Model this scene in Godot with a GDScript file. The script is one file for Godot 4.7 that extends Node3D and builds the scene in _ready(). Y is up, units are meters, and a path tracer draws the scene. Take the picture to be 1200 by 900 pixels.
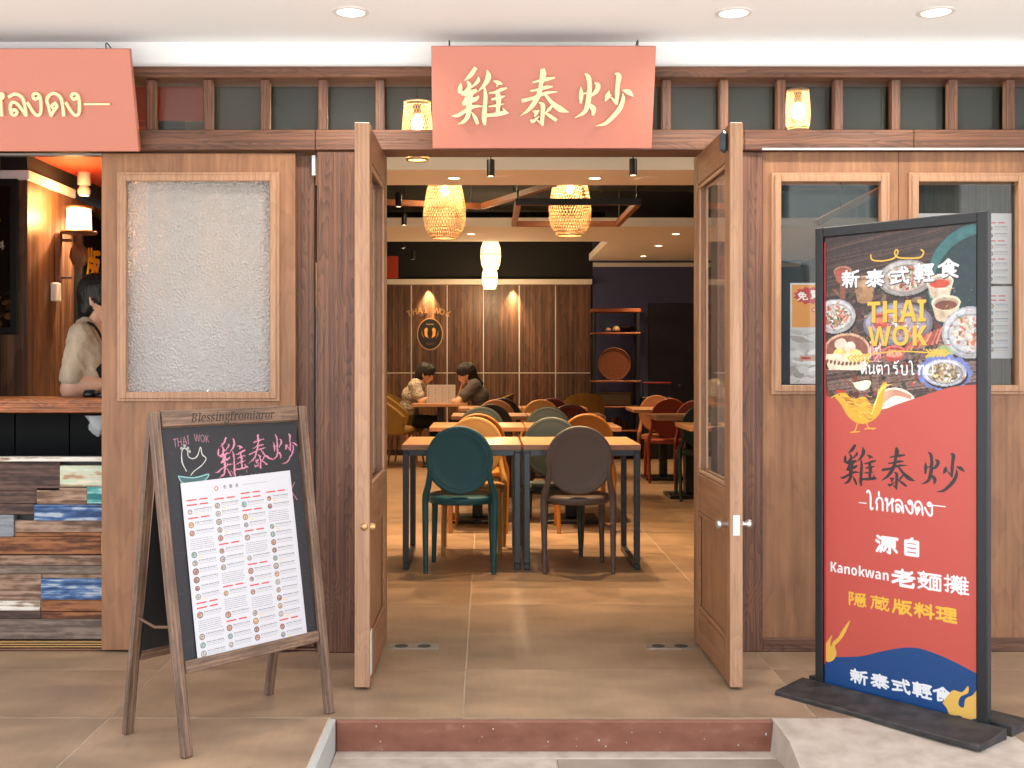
extends Node3D
# Timber restaurant front under a white arcade ceiling, dining room behind its two open doors.
# Camera at (0, 1.25, 0) looking along -z; "d" below is the distance in metres in front of it.
const FOC := 1320.0
const FACE := 4.85          # distance of the timber front

class MB:
	var v := PackedVector3Array()
	var n := PackedVector3Array()
	var t := PackedVector2Array()
	var i := PackedInt32Array()
	func tri(a, b, c, nn, ua = Vector2.ZERO, ub = Vector2.ZERO, uc = Vector2.ZERO):
		var fn = (c - a).cross(b - a)
		var k = v.size()
		for p in [a, b, c]: v.append(p)
		for q in 3: n.append(nn)
		t.append(ua); t.append(ub); t.append(uc)
		if fn.dot(nn) >= 0.0: i.append_array([k, k + 1, k + 2])
		else: i.append_array([k, k + 2, k + 1])
	func quad(a, b, c, d, out):
		var nn = (c - a).cross(b - d).normalized()
		if nn.dot(out) < 0: nn = -nn
		tri(a, b, c, nn); tri(a, c, d, nn)
	func quad_uv(o, u, w, nn, u0 = Vector2(0, 1), u1 = Vector2(1, 0)):
		# o lower left, u along the width, w up; uv (0,1) at the lower left
		tri(o, o + u, o + u + w, nn, u0, Vector2(u1.x, u0.y), u1)
		tri(o, o + u + w, o + w, nn, u0, u1, Vector2(u0.x, u1.y))
	func box(c: Vector3, s: Vector3, b := 0.0, ba := Basis.IDENTITY):
		var h = s * 0.5
		b = min(b, min(h.x, min(h.y, h.z)) * 0.9)
		var k = h - Vector3(b, b, b)
		var P = func(x, y, z): return c + ba * Vector3(x, y, z)
		for ax in 3:
			for sg in [-1.0, 1.0]:
				var u = (ax + 1) % 3
				var w = (ax + 2) % 3
				var q = []
				for e in [[-1, -1], [1, -1], [1, 1], [-1, 1]]:
					var p = Vector3.ZERO
					p[ax] = sg * h[ax]; p[u] = e[0] * k[u]; p[w] = e[1] * k[w]
					q.append(P.call(p.x, p.y, p.z))
				var o = Vector3.ZERO
				o[ax] = sg
				quad(q[0], q[1], q[2], q[3], ba * o)
		if b <= 0.0: return
		for ax in 3:
			var u = (ax + 1) % 3
			var w = (ax + 2) % 3
			for e in [[-1, -1], [1, -1], [1, 1], [-1, 1]]:
				var q = []
				for m in [[-1, 0], [1, 0], [1, 1], [-1, 1]]:
					var p = Vector3.ZERO
					p[ax] = m[0] * k[ax]
					p[u] = e[0] * (h[u] if m[1] == 0 else k[u])
					p[w] = e[1] * (k[w] if m[1] == 0 else h[w])
					q.append(P.call(p.x, p.y, p.z))
				var o = Vector3.ZERO
				o[u] = e[0]; o[w] = e[1]
				quad(q[0], q[1], q[2], q[3], ba * o)
		for x in [-1, 1]:
			for y in [-1, 1]:
				for z in [-1, 1]:
					tri(P.call(x * h.x, y * k.y, z * k.z), P.call(x * k.x, y * h.y, z * k.z), P.call(x * k.x, y * k.y, z * h.z), (ba * Vector3(x, y, z)).normalized())
	func grid(rows, closed_v := false, closed_u := false, flip := false):
		# rows: array of arrays of points, smooth surface
		var a = rows.size()
		var m = rows[0].size()
		var k0 = v.size()
		for r in a:
			for c in m:
				var r0 = (r - 1 + a) % a if closed_v else max(r - 1, 0)
				var r1 = (r + 1) % a if closed_v else min(r + 1, a - 1)
				var c0 = (c - 1 + m) % m if closed_u else max(c - 1, 0)
				var c1 = (c + 1) % m if closed_u else min(c + 1, m - 1)
				var nn = (rows[r1][c] - rows[r0][c]).cross(rows[r][c1] - rows[r][c0]).normalized()
				if flip: nn = -nn
				v.append(rows[r][c]); n.append(nn); t.append(Vector2(float(c) / m, float(r) / a))
		for r in (a if closed_v else a - 1):
			for c in (m if closed_u else m - 1):
				var p = k0 + r * m + c
				var q = k0 + r * m + (c + 1) % m
				var s = k0 + ((r + 1) % a) * m + c
				var w = k0 + ((r + 1) % a) * m + (c + 1) % m
				for f in [[p, q, w], [p, w, s]]:
					var fn = (v[f[2]] - v[f[0]]).cross(v[f[1]] - v[f[0]])
					if fn.dot(n[f[0]] + n[f[1]] + n[f[2]]) >= 0: i.append_array(f)
					else: i.append_array([f[0], f[2], f[1]])
	func tube(pts, rad, sides := 8, cap := true, flat := 1.0):
		var rows = []
		var up = Vector3.UP
		var tan0 = (pts[1] - pts[0]).normalized()
		if abs(tan0.dot(up)) > 0.9: up = Vector3.RIGHT
		var nx = up.cross(tan0).normalized()
		for k in pts.size():
			var tg = (pts[min(k + 1, pts.size() - 1)] - pts[max(k - 1, 0)]).normalized()
			nx = (nx - tg * nx.dot(tg)).normalized()
			var ny = tg.cross(nx)
			var r = rad[k] if rad is Array else rad
			var row = []
			for s in sides:
				var an = TAU * (s + 0.5) / sides
				row.append(pts[k] + nx * cos(an) * r + ny * sin(an) * r * flat)
			rows.append(row)
		grid(rows, false, true, true)
		if cap:
			for e in [0, pts.size() - 1]:
				var o = (pts[0] - pts[1]) if e == 0 else (pts[e] - pts[e - 1])
				o = o.normalized()
				for s in range(1, sides - 1): tri(rows[e][0], rows[e][s], rows[e][s + 1], o)
	func lathe(prof, segs := 24, c := Vector3.ZERO, ba := Basis.IDENTITY):
		var rows = []
		for p in prof:
			var row = []
			for s in segs:
				var an = TAU * s / segs
				row.append(c + ba * Vector3(cos(an) * p.x, p.y, sin(an) * p.x))
			rows.append(row)
		grid(rows, false, true)
	func extrude(poly: PackedVector2Array, z0: float, z1: float, xf := Transform3D.IDENTITY):
		var ix = Geometry2D.triangulate_polygon(poly)
		var up = xf.basis.z.normalized()
		for k in range(0, ix.size(), 3):
			var q = []
			for j in 3: q.append(poly[ix[k + j]])
			tri(xf * Vector3(q[0].x, q[0].y, z1), xf * Vector3(q[1].x, q[1].y, z1), xf * Vector3(q[2].x, q[2].y, z1), up, q[0], q[1], q[2])
			tri(xf * Vector3(q[0].x, q[0].y, z0), xf * Vector3(q[1].x, q[1].y, z0), xf * Vector3(q[2].x, q[2].y, z0), -up, q[0], q[1], q[2])
		var cw = Geometry2D.is_polygon_clockwise(poly)
		for k in poly.size():
			var a = poly[k]
			var b = poly[(k + 1) % poly.size()]
			var e = (b - a)
			if e.length() < 1e-7: continue
			var o = Vector2(-e.y, e.x) if cw else Vector2(e.y, -e.x)
			quad(xf * Vector3(a.x, a.y, z0), xf * Vector3(b.x, b.y, z0), xf * Vector3(b.x, b.y, z1), xf * Vector3(a.x, a.y, z1), xf.basis * Vector3(o.x, o.y, 0))
	func mesh() -> ArrayMesh:
		var a = []
		a.resize(Mesh.ARRAY_MAX)
		a[Mesh.ARRAY_VERTEX] = v; a[Mesh.ARRAY_NORMAL] = n; a[Mesh.ARRAY_TEX_UV] = t; a[Mesh.ARRAY_INDEX] = i
		var m = ArrayMesh.new()
		m.add_surface_from_arrays(Mesh.PRIMITIVE_TRIANGLES, a)
		return m

# ---------------------------------------------------------------- 2-D print
class Canvas:
	var im: Image
	var w: int
	var h: int
	func _init(ww, hh, c):
		w = ww; h = hh
		im = Image.create(w, h, false, Image.FORMAT_RGB8)
		im.fill(c)
	func rect(x, y, a, b, c): im.fill_rect(Rect2i(int(round(x)), int(round(y)), max(1, int(round(a))), max(1, int(round(b)))), c)
	func poly(p, c):
		var y0 = 1e9
		var y1 = -1e9
		for q in p:
			y0 = min(y0, q.y); y1 = max(y1, q.y)
		for y in range(max(0, int(floor(y0))), min(h - 1, int(ceil(y1))) + 1):
			var yy = y + 0.5
			var xs = []
			for k in p.size():
				var a = p[k]
				var b = p[(k + 1) % p.size()]
				if (a.y <= yy) != (b.y <= yy): xs.append(a.x + (yy - a.y) / (b.y - a.y) * (b.x - a.x))
			xs.sort()
			for k in range(0, xs.size() - 1, 2):
				var x0 = int(round(xs[k]))
				var x1 = int(round(xs[k + 1]))
				if x1 > x0: im.fill_rect(Rect2i(x0, y, x1 - x0, 1), c)
	func ell(cx, cy, rx, ry, c, turn = 0.0):
		var p = []
		var m = int(clamp(max(rx, ry), 8, 48))
		for k in m:
			var q = Vector2(cos(TAU * k / m) * rx, sin(TAU * k / m) * ry).rotated(turn)
			p.append(Vector2(cx, cy) + q)
		poly(p, c)
	func stroke(pts, wid, c):
		for k in pts.size():
			var r = (wid[k] if wid is Array else wid) * 0.5
			if r > 0.7: ell(pts[k].x, pts[k].y, r, r, c)
			if k + 1 < pts.size():
				var r2 = (wid[k + 1] if wid is Array else wid) * 0.5
				var o = (pts[k + 1] - pts[k]).orthogonal().normalized()
				poly([pts[k] + o * r, pts[k + 1] + o * r2, pts[k + 1] - o * r2, pts[k] - o * r], c)
	func soften(r: Rect2i, k: int):
		# photographic softness: shrink and enlarge a part of the print
		var p = im.get_region(r)
		p.resize(r.size.x / k, r.size.y / k, Image.INTERPOLATE_BILINEAR)
		p.resize(r.size.x, r.size.y, Image.INTERPOLATE_CUBIC)
		im.blit_rect(p, Rect2i(Vector2i.ZERO, r.size), r.position)
	func grain(r: Rect2i, sd: int, amt: float):
		var f = FastNoiseLite.new()
		f.seed = sd; f.frequency = 0.03; f.fractal_octaves = 5
		var nz = f.get_image(r.size.x, r.size.y)
		for y in r.size.y:
			for x in r.size.x:
				var k = 1.0 + (nz.get_pixel(x, y).r - 0.5) * amt
				var q = im.get_pixel(r.position.x + x, r.position.y + y)
				im.set_pixel(r.position.x + x, r.position.y + y, Color(q.r * k, q.g * k, q.b * k))
	func tex() -> ImageTexture: return ImageTexture.create_from_image(im)

# Strokes of the characters on a 100 grid (x right, y down)
const G := {
	"新": "28 2 28 14;6 18 52 18;17 22 21 34;41 22 37 34;4 38 54 38;8 55 52 55;29 38 29 97;27 58 6 84;31 58 52 80;94 6 64 16;64 14 64 55 54 95;64 42 99 42;83 42 83 98",
	"泰": "12 14 88 14;18 28 82 28;4 42 96 42;50 2 46 30 32 56 3 76;56 42 72 62 98 76;50 54 50 97 40 92;24 62 36 72;14 92 42 76;78 60 60 72;58 74 86 92",
	"式": "4 28 96 28;12 50 54 50;33 50 33 82;6 90 58 78;64 3 68 44 78 80 96 95 98 78;79 5 92 16",
	"輕": "4 13 48 13;26 2 26 99;9 28 43 28 43 63 9 63 9 28;9 46 43 46;3 80 49 80;54 10 98 10;62 20 54 34 62 50;77 20 69 34 77 50;92 20 84 34 92 50;56 62 98 62;76 62 76 92;52 95 99 95",
	"食": "50 2 30 22 3 38;50 2 70 22 98 38;50 18 50 32;26 36 74 36 74 66;26 51 74 51;26 66 74 66;26 36 26 95 46 86;86 66 62 78;50 66 66 84 95 98",
	"源": "8 6 20 16;3 32 15 42;5 94 20 62;28 10 97 10;31 10 31 50 22 95;62 12 56 24;42 27 85 27 85 56 42 56 42 27;42 41 85 41;63 58 63 97 54 92;46 66 36 86;78 64 94 86",
	"自": "52 1 42 16;18 18 82 18 82 97 18 97 18 18;18 44 82 44;18 70 82 70",
	"老": "16 18 74 18;46 2 46 40;3 40 97 40;88 8 60 36 30 62 3 80;38 56 38 93 92 93 94 76;86 54 40 72",
	"麵": "3 11 47 11;25 1 25 44;12 19 16 34;38 19 34 34;2 44 48 44;25 46 5 62;20 54 42 54 28 78 3 97;16 66 30 84 50 97;50 10 98 10;74 10 70 26;54 26 96 26 96 95 54 95 54 26;68 26 68 95;82 26 82 95;68 48 82 48;68 70 82 70",
	"攤": "2 24 27 24;15 2 15 94 6 89;2 62 28 50;30 11 62 11;40 2 40 21 54 21 54 2;34 30 60 30 60 46 34 46 34 30;47 21 47 70;32 58 62 58;28 70 64 70;46 70 30 97;48 72 62 95;73 2 63 28;70 22 70 99;84 3 88 14;70 26 98 26;84 26 84 92;70 47 96 47;70 68 96 68;70 93 99 93",
	"隱": "6 5 6 98;6 8 26 8 16 34 28 54 8 66;92 4 40 12;44 20 50 30;62 18 66 28;88 16 80 28;38 36 94 36;66 36 66 46;40 46 90 46 90 64 40 64;40 55 90 55;40 76 34 93;52 72 54 95 82 95 84 82;64 70 70 80;88 74 97 90",
	"藏": "3 12 97 12;32 2 32 20;68 2 68 20;14 30 97 30;16 30 14 70 4 97;30 40 62 40;30 40 30 89 62 89;36 53 58 53 58 75 36 75;46 40 46 53;46 75 46 89;68 22 72 60 84 92 96 94 98 78;91 46 78 74 60 97;80 17 91 26",
	"版": "16 6 14 60 4 97;36 3 36 34;16 36 46 36;16 58 40 58 40 99;54 12 97 7;56 12 56 50 46 97;60 36 92 36 78 70 54 97;62 50 76 76 99 97",
	"料": "10 14 18 34;44 12 34 34;3 44 51 44;27 3 27 99;25 48 5 78;30 48 51 74;60 14 74 26;56 38 70 50;52 76 99 62;84 2 84 99",
	"理": "3 12 39 12;6 46 36 46;21 12 21 82;2 89 41 78;46 8 94 8 94 50 46 50 46 8;46 29 94 29;70 8 70 94;46 71 96 71;40 95 99 95",
	"免": "36 3 10 30;34 12 62 12 52 28;20 30 80 30 80 54 20 54 20 30;50 30 46 60 8 97;56 56 56 91 93 91 95 74",
	"費": "16 8 84 8 84 20 16 20 16 34 91 34 87 46;38 2 36 40 24 50;62 2 62 46;26 50 74 50 74 84 26 84 26 50;26 61 74 61;26 72 74 72;40 86 14 98;60 86 88 98",
}
# Brush-written characters: x y width triples on a 1000 grid
const BR := {
	"雞": "400 70 55 330 165 66 245 238 10;190 275 10 180 345 66 172 408 48;285 255 30 318 305 55 285 385 72 205 430 40;445 195 20 440 245 52 345 335 18;215 415 50 300 425 90 410 380 50;335 425 80 280 520 100 225 560 40;290 520 70 390 505 66 445 468 30;225 565 45 310 560 80 300 640 80;60 737 8 140 732 46 250 672 46 380 605 46 498 602 14;310 610 72 292 735 66 230 815 48 148 852 6;345 680 10 398 760 52 432 838 44;575 100 22 592 185 82 540 290 56 442 392 8;535 345 30 550 450 56 540 600 62 530 770 74 540 855 36;665 242 12 735 268 56 790 285 20;735 268 40 715 322 16;600 412 14 680 405 36 780 366 48 855 345 26;722 400 60 742 500 74 735 600 62 725 700 54;640 502 24 740 482 50 838 455 10;600 602 16 700 590 36 818 565 10;575 728 44 700 715 56 820 692 58 884 692 16;805 630 18 845 690 50",
	"泰": "385 95 70 390 160 92 362 280 62 340 400 68 270 540 72 180 650 50 58 736 6;242 266 24 340 242 36 440 222 52 560 200 22;208 386 22 310 370 36 430 336 52 524 325 18;92 522 54 230 490 46 330 452 42 450 412 46 594 396 14;425 440 40 520 550 58 640 640 84 764 684 8;335 548 18 385 585 64 385 700 62 376 800 56 382 864 36;378 850 44 300 795 12;245 672 20 290 690 62 268 742 20;292 690 40 330 660 22;215 795 36 245 812 44 330 742 20;525 590 26 480 640 46 425 695 14;415 690 18 490 735 48 576 792 46",
	"炒": "195 122 26 240 170 68 256 280 66 250 400 72 230 540 72 180 660 56 38 738 6;130 305 8 135 405 66 128 525 34;150 405 22 235 385 22;335 252 26 382 285 68 350 370 62 275 428 30;245 550 40 312 612 78 308 694 36;635 118 26 682 150 74 666 280 62 656 420 62 652 545 34;650 535 40 595 475 30 555 438 8;540 360 10 522 430 74 488 498 20;520 420 40 575 420 10;733 350 6 822 376 74 898 438 8;740 396 10 746 470 52 700 600 68 600 720 62 480 820 46 345 852 5",
}
# Thai letters as smooth lines on a 100 grid
const TH := {
	"ล": "2 16 34 4 68 20 84 66 88 100;88 100 46 50 18 42 8 62 16 94 34 98 42 86 32 74 18 82",
	"ง": "0 44 30 82 56 100 76 88 78 40 66 8 44 2 32 14 46 28 66 18",
	"ด": "44 48 30 56 40 70 56 60 46 44;56 62 42 78 26 100;26 100 12 56 6 28 26 4 56 4 78 26 86 62 90 100",
	"ห": "16 8 6 2 0 12 10 22 20 10 20 50 20 100;20 62 50 38 68 22 70 8 82 2 90 14 80 24 70 16;70 18 76 60 80 100",
	"ก": "12 100 14 56 4 44 18 14 44 2 70 14 80 44 82 100",
	"ไ": "66 92 50 102 40 88 40 10 28 -34 8 -44 -4 -30",
	"่": "50 -46 50 -16",
	"ต": "44 48 30 56 40 70 56 60 46 44;56 62 42 78 26 100;26 100 10 50 8 20 24 2 46 14 66 2 82 24 88 100",
	"้": "10 -24 24 -36 34 -24 56 -40 64 -52",
	"น": "16 8 6 2 0 12 10 22 20 10 20 96 48 88 78 80;82 2 80 60 78 84 88 98 98 86 86 76",
	"ำ": "0 20 24 2 54 6 62 40 62 100",
	"ร": "60 98 46 90 54 76 68 84 62 40 20 30 14 10 60 10",
	"ั": "10 -20 20 -34 34 -22 60 -34 76 -50",
	"บ": "16 8 6 2 0 12 10 22 20 10 20 96 84 96 84 4",
	"ท": "16 8 6 2 0 12 10 22 20 10 20 100;22 60 50 10 74 6 80 30 80 100",
	"ย": "22 8 8 4 6 20 26 34 12 60 14 96 84 96 84 4",
}

func smooth_pts(p: Array, steps := 5) -> Array:
	var o = []
	for k in p.size() - 1:
		var a = p[max(k - 1, 0)]
		var b = p[k]
		var c = p[k + 1]
		var d = p[min(k + 2, p.size() - 1)]
		for s in steps:
			var u = float(s) / steps
			o.append(0.5 * ((2.0 * b) + (c - a) * u + (2.0 * a - 5.0 * b + 4.0 * c - d) * u * u + (3.0 * b - a - 3.0 * c + d) * u * u * u))
	o.append(p[p.size() - 1])
	return o

func glyph(c: Canvas, ch, x, y, sx, sy, col, wid, jit = 0.0):
	for st in G[ch].split(";"):
		var f = st.split_floats(" ")
		var p = []
		for k in range(0, f.size(), 2): p.append(Vector2(x + f[k] * sx / 100.0 + rng.randf_range(-jit, jit), y + f[k + 1] * sy / 100.0 + rng.randf_range(-jit, jit)))
		c.stroke(p, wid, col)

func brush_strokes(ch) -> Array:
	var out = []
	for st in BR[ch].split(";"):
		var f = st.split_floats(" ")
		var p = []
		for k in range(0, f.size(), 3): p.append(Vector3(f[k], f[k + 1], f[k + 2]))
		out.append(smooth_pts(p, 5))
	return out

func brush(c: Canvas, ch, x, y, s, col, thin = 1.0, jit = 0.0):
	for st in brush_strokes(ch):
		var p = []
		var w = []
		for q in st:
			p.append(Vector2(x + q.x * s / 1000.0 + rng.randf_range(-jit, jit), y + q.y * s / 1000.0 + rng.randf_range(-jit, jit)))
			w.append(max(1.2, q.z * s / 1000.0 * thin))
		c.stroke(p, w, col)

func thai_lines(ch) -> Array:
	var out = []
	for st in TH[ch].split(";"):
		var f = st.split_floats(" ")
		var p = []
		for k in range(0, f.size(), 2): p.append(Vector2(f[k], f[k + 1]))
		out.append(smooth_pts(p, 4))
	return out

func thai(c: Canvas, ch, x, y, sx, sy, col, wid):
	for st in thai_lines(ch):
		var p = []
		for q in st: p.append(Vector2(x + q.x * sx / 100.0, y + q.y * sy / 100.0))
		c.stroke(p, wid, col)

func font(names, weight = 400) -> SystemFont:
	var f = SystemFont.new()
	f.font_names = PackedStringArray([names])
	f.font_weight = weight
	return f

func text_tris(s: String, f: Font) -> Array:
	var tm = TextMesh.new()
	tm.text = s; tm.font = f; tm.font_size = 64; tm.pixel_size = 0.01; tm.depth = 0.0
	var a = tm.get_mesh_arrays()
	var out = []
	var v = a[Mesh.ARRAY_VERTEX]
	var ix = a[Mesh.ARRAY_INDEX]
	if ix == null: ix = PackedInt32Array(range(v.size()))
	for k in range(0, ix.size(), 3): out.append([v[ix[k]], v[ix[k + 1]], v[ix[k + 2]]])
	return out

func text(c: Canvas, s, f, x0, x1, ytop, ybot, col, shear = 0.0, rise = 0.0):
	# fits the text into the box; rise lifts its right end
	var tr = text_tris(s, f)
	var lo = Vector2(1e9, 1e9)
	var hi = -lo
	for q in tr:
		for p in q:
			lo = Vector2(min(lo.x, p.x), min(lo.y, p.y)); hi = Vector2(max(hi.x, p.x), max(hi.y, p.y))
	for q in tr:
		var o = []
		for p in q:
			var u = (p.x - lo.x) / (hi.x - lo.x)
			var w = (p.y - lo.y) / (hi.y - lo.y)
			o.append(Vector2(lerp(float(x0), float(x1), u) + shear * w, lerp(float(ybot), float(ytop), w) - rise * u))
		c.poly(o, col)

# ---------------------------------------------------------------- nodes
var rng := RandomNumberGenerator.new()
var names := {}
var boxes := {}
var M := {}

func P(px, py, d) -> Vector3: return Vector3((px - 570.0) / FOC * d, 1.25 - (py - 423.0) / FOC * d, -d)
func fx(px) -> float: return (px - 570.0) / FOC * FACE
func fy(py) -> float: return 1.25 - (py - 423.0) / FOC * FACE

func numbered(s: String) -> String:
	var k = names.get(s, 0)
	names[s] = k + 1
	return s if k == 0 else "%s_%03d" % [s, k]

func thing(called, label, category, at = Vector3.ZERO, turn = 0.0, group = "") -> Node3D:
	var o = Node3D.new()
	o.name = numbered(called)
	add_child(o)
	o.position = at; o.rotation.y = turn
	o.set_meta("label", label); o.set_meta("category", category)
	if group: o.set_meta("group", group)
	return o

func copy_of(src: Node3D, at, turn, label, group = "") -> Node3D:
	var base = src.name.rstrip("0123456789").trim_suffix("_")
	var o = src.duplicate()
	o.name = numbered(base)
	add_child(o)
	o.position = at; o.rotation.y = turn
	o.set_meta("label", label)
	if group: o.set_meta("group", group)
	return o

func put(parent: Node, called, m, mat, at = Vector3.ZERO) -> MeshInstance3D:
	var o = MeshInstance3D.new()
	o.name = called if parent != self else numbered(called)
	o.mesh = m.mesh() if m is MB else m
	o.material_override = mat
	o.position = at
	parent.add_child(o, true)
	return o

func structure(called, parent = self) -> Node3D:
	var o = Node3D.new()
	o.name = numbered(called)
	add_child(o)
	o.set_meta("kind", "structure")
	return o

func box_mesh(s: Vector3, b := 0.0) -> ArrayMesh:
	var k = "%.4f %.4f %.4f %.4f" % [s.x, s.y, s.z, b]
	if not boxes.has(k):
		var m = MB.new()
		m.box(Vector3.ZERO, s, b)
		boxes[k] = m.mesh()
	return boxes[k]

# a box as a part: centre and size
func bx(parent, called, c: Vector3, s: Vector3, mat, b := 0.003) -> MeshInstance3D:
	return put(parent, called, box_mesh(s, b), mat, c)

# a box by x0 x1 y0 y1 and front / back distances
func bd(parent, called, x0, x1, y0, y1, d0, d1, mat, b := 0.003) -> MeshInstance3D:
	return bx(parent, called, Vector3((x0 + x1) / 2.0, (y0 + y1) / 2.0, -(d0 + d1) / 2.0), Vector3(abs(x1 - x0), abs(y1 - y0), abs(d1 - d0)), mat, b)

func spot(parent, at: Vector3, towards: Vector3, energy, angle, col, size = 0.03, soft = 0.6):
	var l = SpotLight3D.new()
	l.name = "spot_light"
	parent.add_child(l, true)
	l.position = at
	var up = Vector3.UP if abs(towards.normalized().y) < 0.95 else Vector3.FORWARD
	l.basis = Basis.looking_at(towards, up)
	l.light_energy = energy * 1.3; l.spot_angle = angle; l.spot_angle_attenuation = soft; l.light_color = col; l.light_size = size
	l.spot_range = 20.0; l.spot_attenuation = 2.0; l.shadow_enabled = true

func omni(parent, at: Vector3, energy, col, size = 0.04):
	var l = OmniLight3D.new()
	l.name = "omni_light"
	parent.add_child(l, true)
	l.position = at
	l.light_energy = energy * 1.3; l.light_color = col; l.light_size = size
	l.omni_range = 20.0; l.omni_attenuation = 2.0; l.shadow_enabled = true

# ---------------------------------------------------------------- materials
func noise_bytes(sd, freq, w, h, oct = 4, kind = FastNoiseLite.TYPE_SIMPLEX_SMOOTH) -> PackedByteArray:
	var f = FastNoiseLite.new()
	f.seed = sd; f.frequency = freq; f.noise_type = kind
	f.fractal_type = FastNoiseLite.FRACTAL_FBM; f.fractal_octaves = oct
	var im = f.get_seamless_image(w, h)
	im.convert(Image.FORMAT_L8)
	return im.get_data()

func streaks(sd, freq, w, h, squeeze) -> PackedByteArray:
	var f = FastNoiseLite.new()
	f.seed = sd; f.frequency = freq; f.fractal_type = FastNoiseLite.FRACTAL_FBM; f.fractal_octaves = 3
	var im = f.get_seamless_image(w, h / squeeze)
	im.convert(Image.FORMAT_L8)
	im.resize(w, h, Image.INTERPOLATE_CUBIC)
	return im.get_data()

func wood_tex(sd, dark: Color, light: Color, rings := 5.0, ring_amt := 0.45, fib := 0.35, blotch := 0.2) -> Array:
	var n := 512
	var a = noise_bytes(sd, 0.004, n, n, 3)
	var b = streaks(sd + 1, 0.05, n, n, 16)
	var c = noise_bytes(sd + 2, 0.012, n, n, 4)
	var o := PackedByteArray()
	o.resize(n * n * 3)
	var hb := PackedByteArray()
	hb.resize(n * n)
	for k in n * n:
		var r = fmod(a[k] / 255.0 * rings * 2.0 + b[k] / 255.0 * 0.25, 1.0)
		r = r * r
		var t = 0.55 - ring_amt * (r - 0.4) + fib * (b[k] / 255.0 - 0.5) * 2.0 + blotch * (c[k] / 255.0 - 0.5) * 2.0
		t = clampf(t, 0.0, 1.0)
		o[k * 3] = int((dark.r + (light.r - dark.r) * t) * 255)
		o[k * 3 + 1] = int((dark.g + (light.g - dark.g) * t) * 255)
		o[k * 3 + 2] = int((dark.b + (light.b - dark.b) * t) * 255)
		hb[k] = int(clampf(0.5 - 0.35 * r + 0.8 * (b[k] / 255.0 - 0.5), 0, 1) * 255)
	var ia = Image.create_from_data(n, n, false, Image.FORMAT_RGB8, o)
	var ih = Image.create_from_data(n, n, false, Image.FORMAT_L8, hb)
	var ja = ia.duplicate()
	ja.rotate_90(CLOCKWISE)
	var jh = ih.duplicate()
	jh.rotate_90(CLOCKWISE)
	var out = []
	for q in [ia, ih, ja, jh]: out.append(ImageTexture.create_from_image(q))
	return out

func mix_tex(sd, cols: Array, freq, oct = 5, n = 512, sharp = 1.0, squeeze = 1) -> ImageTexture:
	var a = noise_bytes(sd, freq, n, n, oct) if squeeze == 1 else streaks(sd, freq, n, n, squeeze)
	var o := PackedByteArray()
	o.resize(n * n * 3)
	var lut := []
	for q in 256:
		var t = clampf((q / 255.0 - 0.5) * sharp + 0.5, 0, 0.9999) * (cols.size() - 1)
		lut.append(cols[int(t)].lerp(cols[int(t) + 1], t - int(t)))
	for k in n * n:
		var c: Color = lut[a[k]]
		o[k * 3] = int(c.r * 255); o[k * 3 + 1] = int(c.g * 255); o[k * 3 + 2] = int(c.b * 255)
	return ImageTexture.create_from_image(Image.create_from_data(n, n, false, Image.FORMAT_RGB8, o))

func tile_tex(sd, s: Color) -> ImageTexture:
	var n := 1024
	var a = noise_bytes(sd, 0.004, n, n, 5)
	var b = noise_bytes(sd + 3, 0.09, n, n, 2)
	var g = noise_bytes(sd + 5, 0.3, n, n, 1)
	var st = streaks(sd + 7, 0.06, n, n, 16)
	var o := PackedByteArray()
	o.resize(n * n * 3)
	for k in n * n:
		var t = 1.0 + (a[k] - 128) / 255.0 * 0.26 + (g[k] - 128) / 255.0 * 0.08
		if b[k] > 205: t -= (b[k] - 205) / 255.0 * 1.1 * (0.4 + a[k] / 255.0)
		if b[k] < 34: t += (34 - b[k]) / 255.0 * 0.9
		t += (st[k] - 128) / 255.0 * 0.05
		o[k * 3] = int(clampf(s.r * t, 0, 1) * 255); o[k * 3 + 1] = int(clampf(s.g * t, 0, 1) * 255); o[k * 3 + 2] = int(clampf(s.b * t * 0.995, 0, 1) * 255)
	return ImageTexture.create_from_image(Image.create_from_data(n, n, false, Image.FORMAT_RGB8, o))

var woods := {}
# axis: the grain runs along x, y or z; local: grain fixed to the piece, not to the room
func wood(kind: String, axis := "y", tint := Color.WHITE, local := false, rough := 0.55) -> StandardMaterial3D:
	var key = "%s%s%s%s" % [kind, axis, tint.to_html(), local]
	if M.has(key): return M[key]
	var w = woods[kind]
	var m = StandardMaterial3D.new()
	m.resource_name = kind + "_wood"
	var t = 0 if axis == "y" else 2     # grain along v, or the same image turned
	m.albedo_texture = w[t]; m.albedo_color = tint; m.roughness = rough
	m.uv1_triplanar = true
	m.uv1_world_triplanar = not local
	m.uv1_triplanar_sharpness = 6.0
	var ac = w[4]
	var al = w[5]
	m.uv1_scale = Vector3(al if axis == "x" else ac, al if axis == "y" else ac, al if axis == "z" else ac)
	m.uv1_offset = Vector3(0.13, 0.37, 0.71)
	m.heightmap_enabled = true
	m.heightmap_texture = w[t + 1]
	m.heightmap_scale = w[6]
	M[key] = m
	return m

func mat(called, col: Color, rough := 0.6, metal := 0.0, spec := 0.5) -> StandardMaterial3D:
	if M.has(called): return M[called]
	var m = StandardMaterial3D.new()
	m.resource_name = called
	m.albedo_color = col; m.roughness = rough; m.metallic = metal; m.metallic_specular = spec
	M[called] = m
	return m

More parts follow.
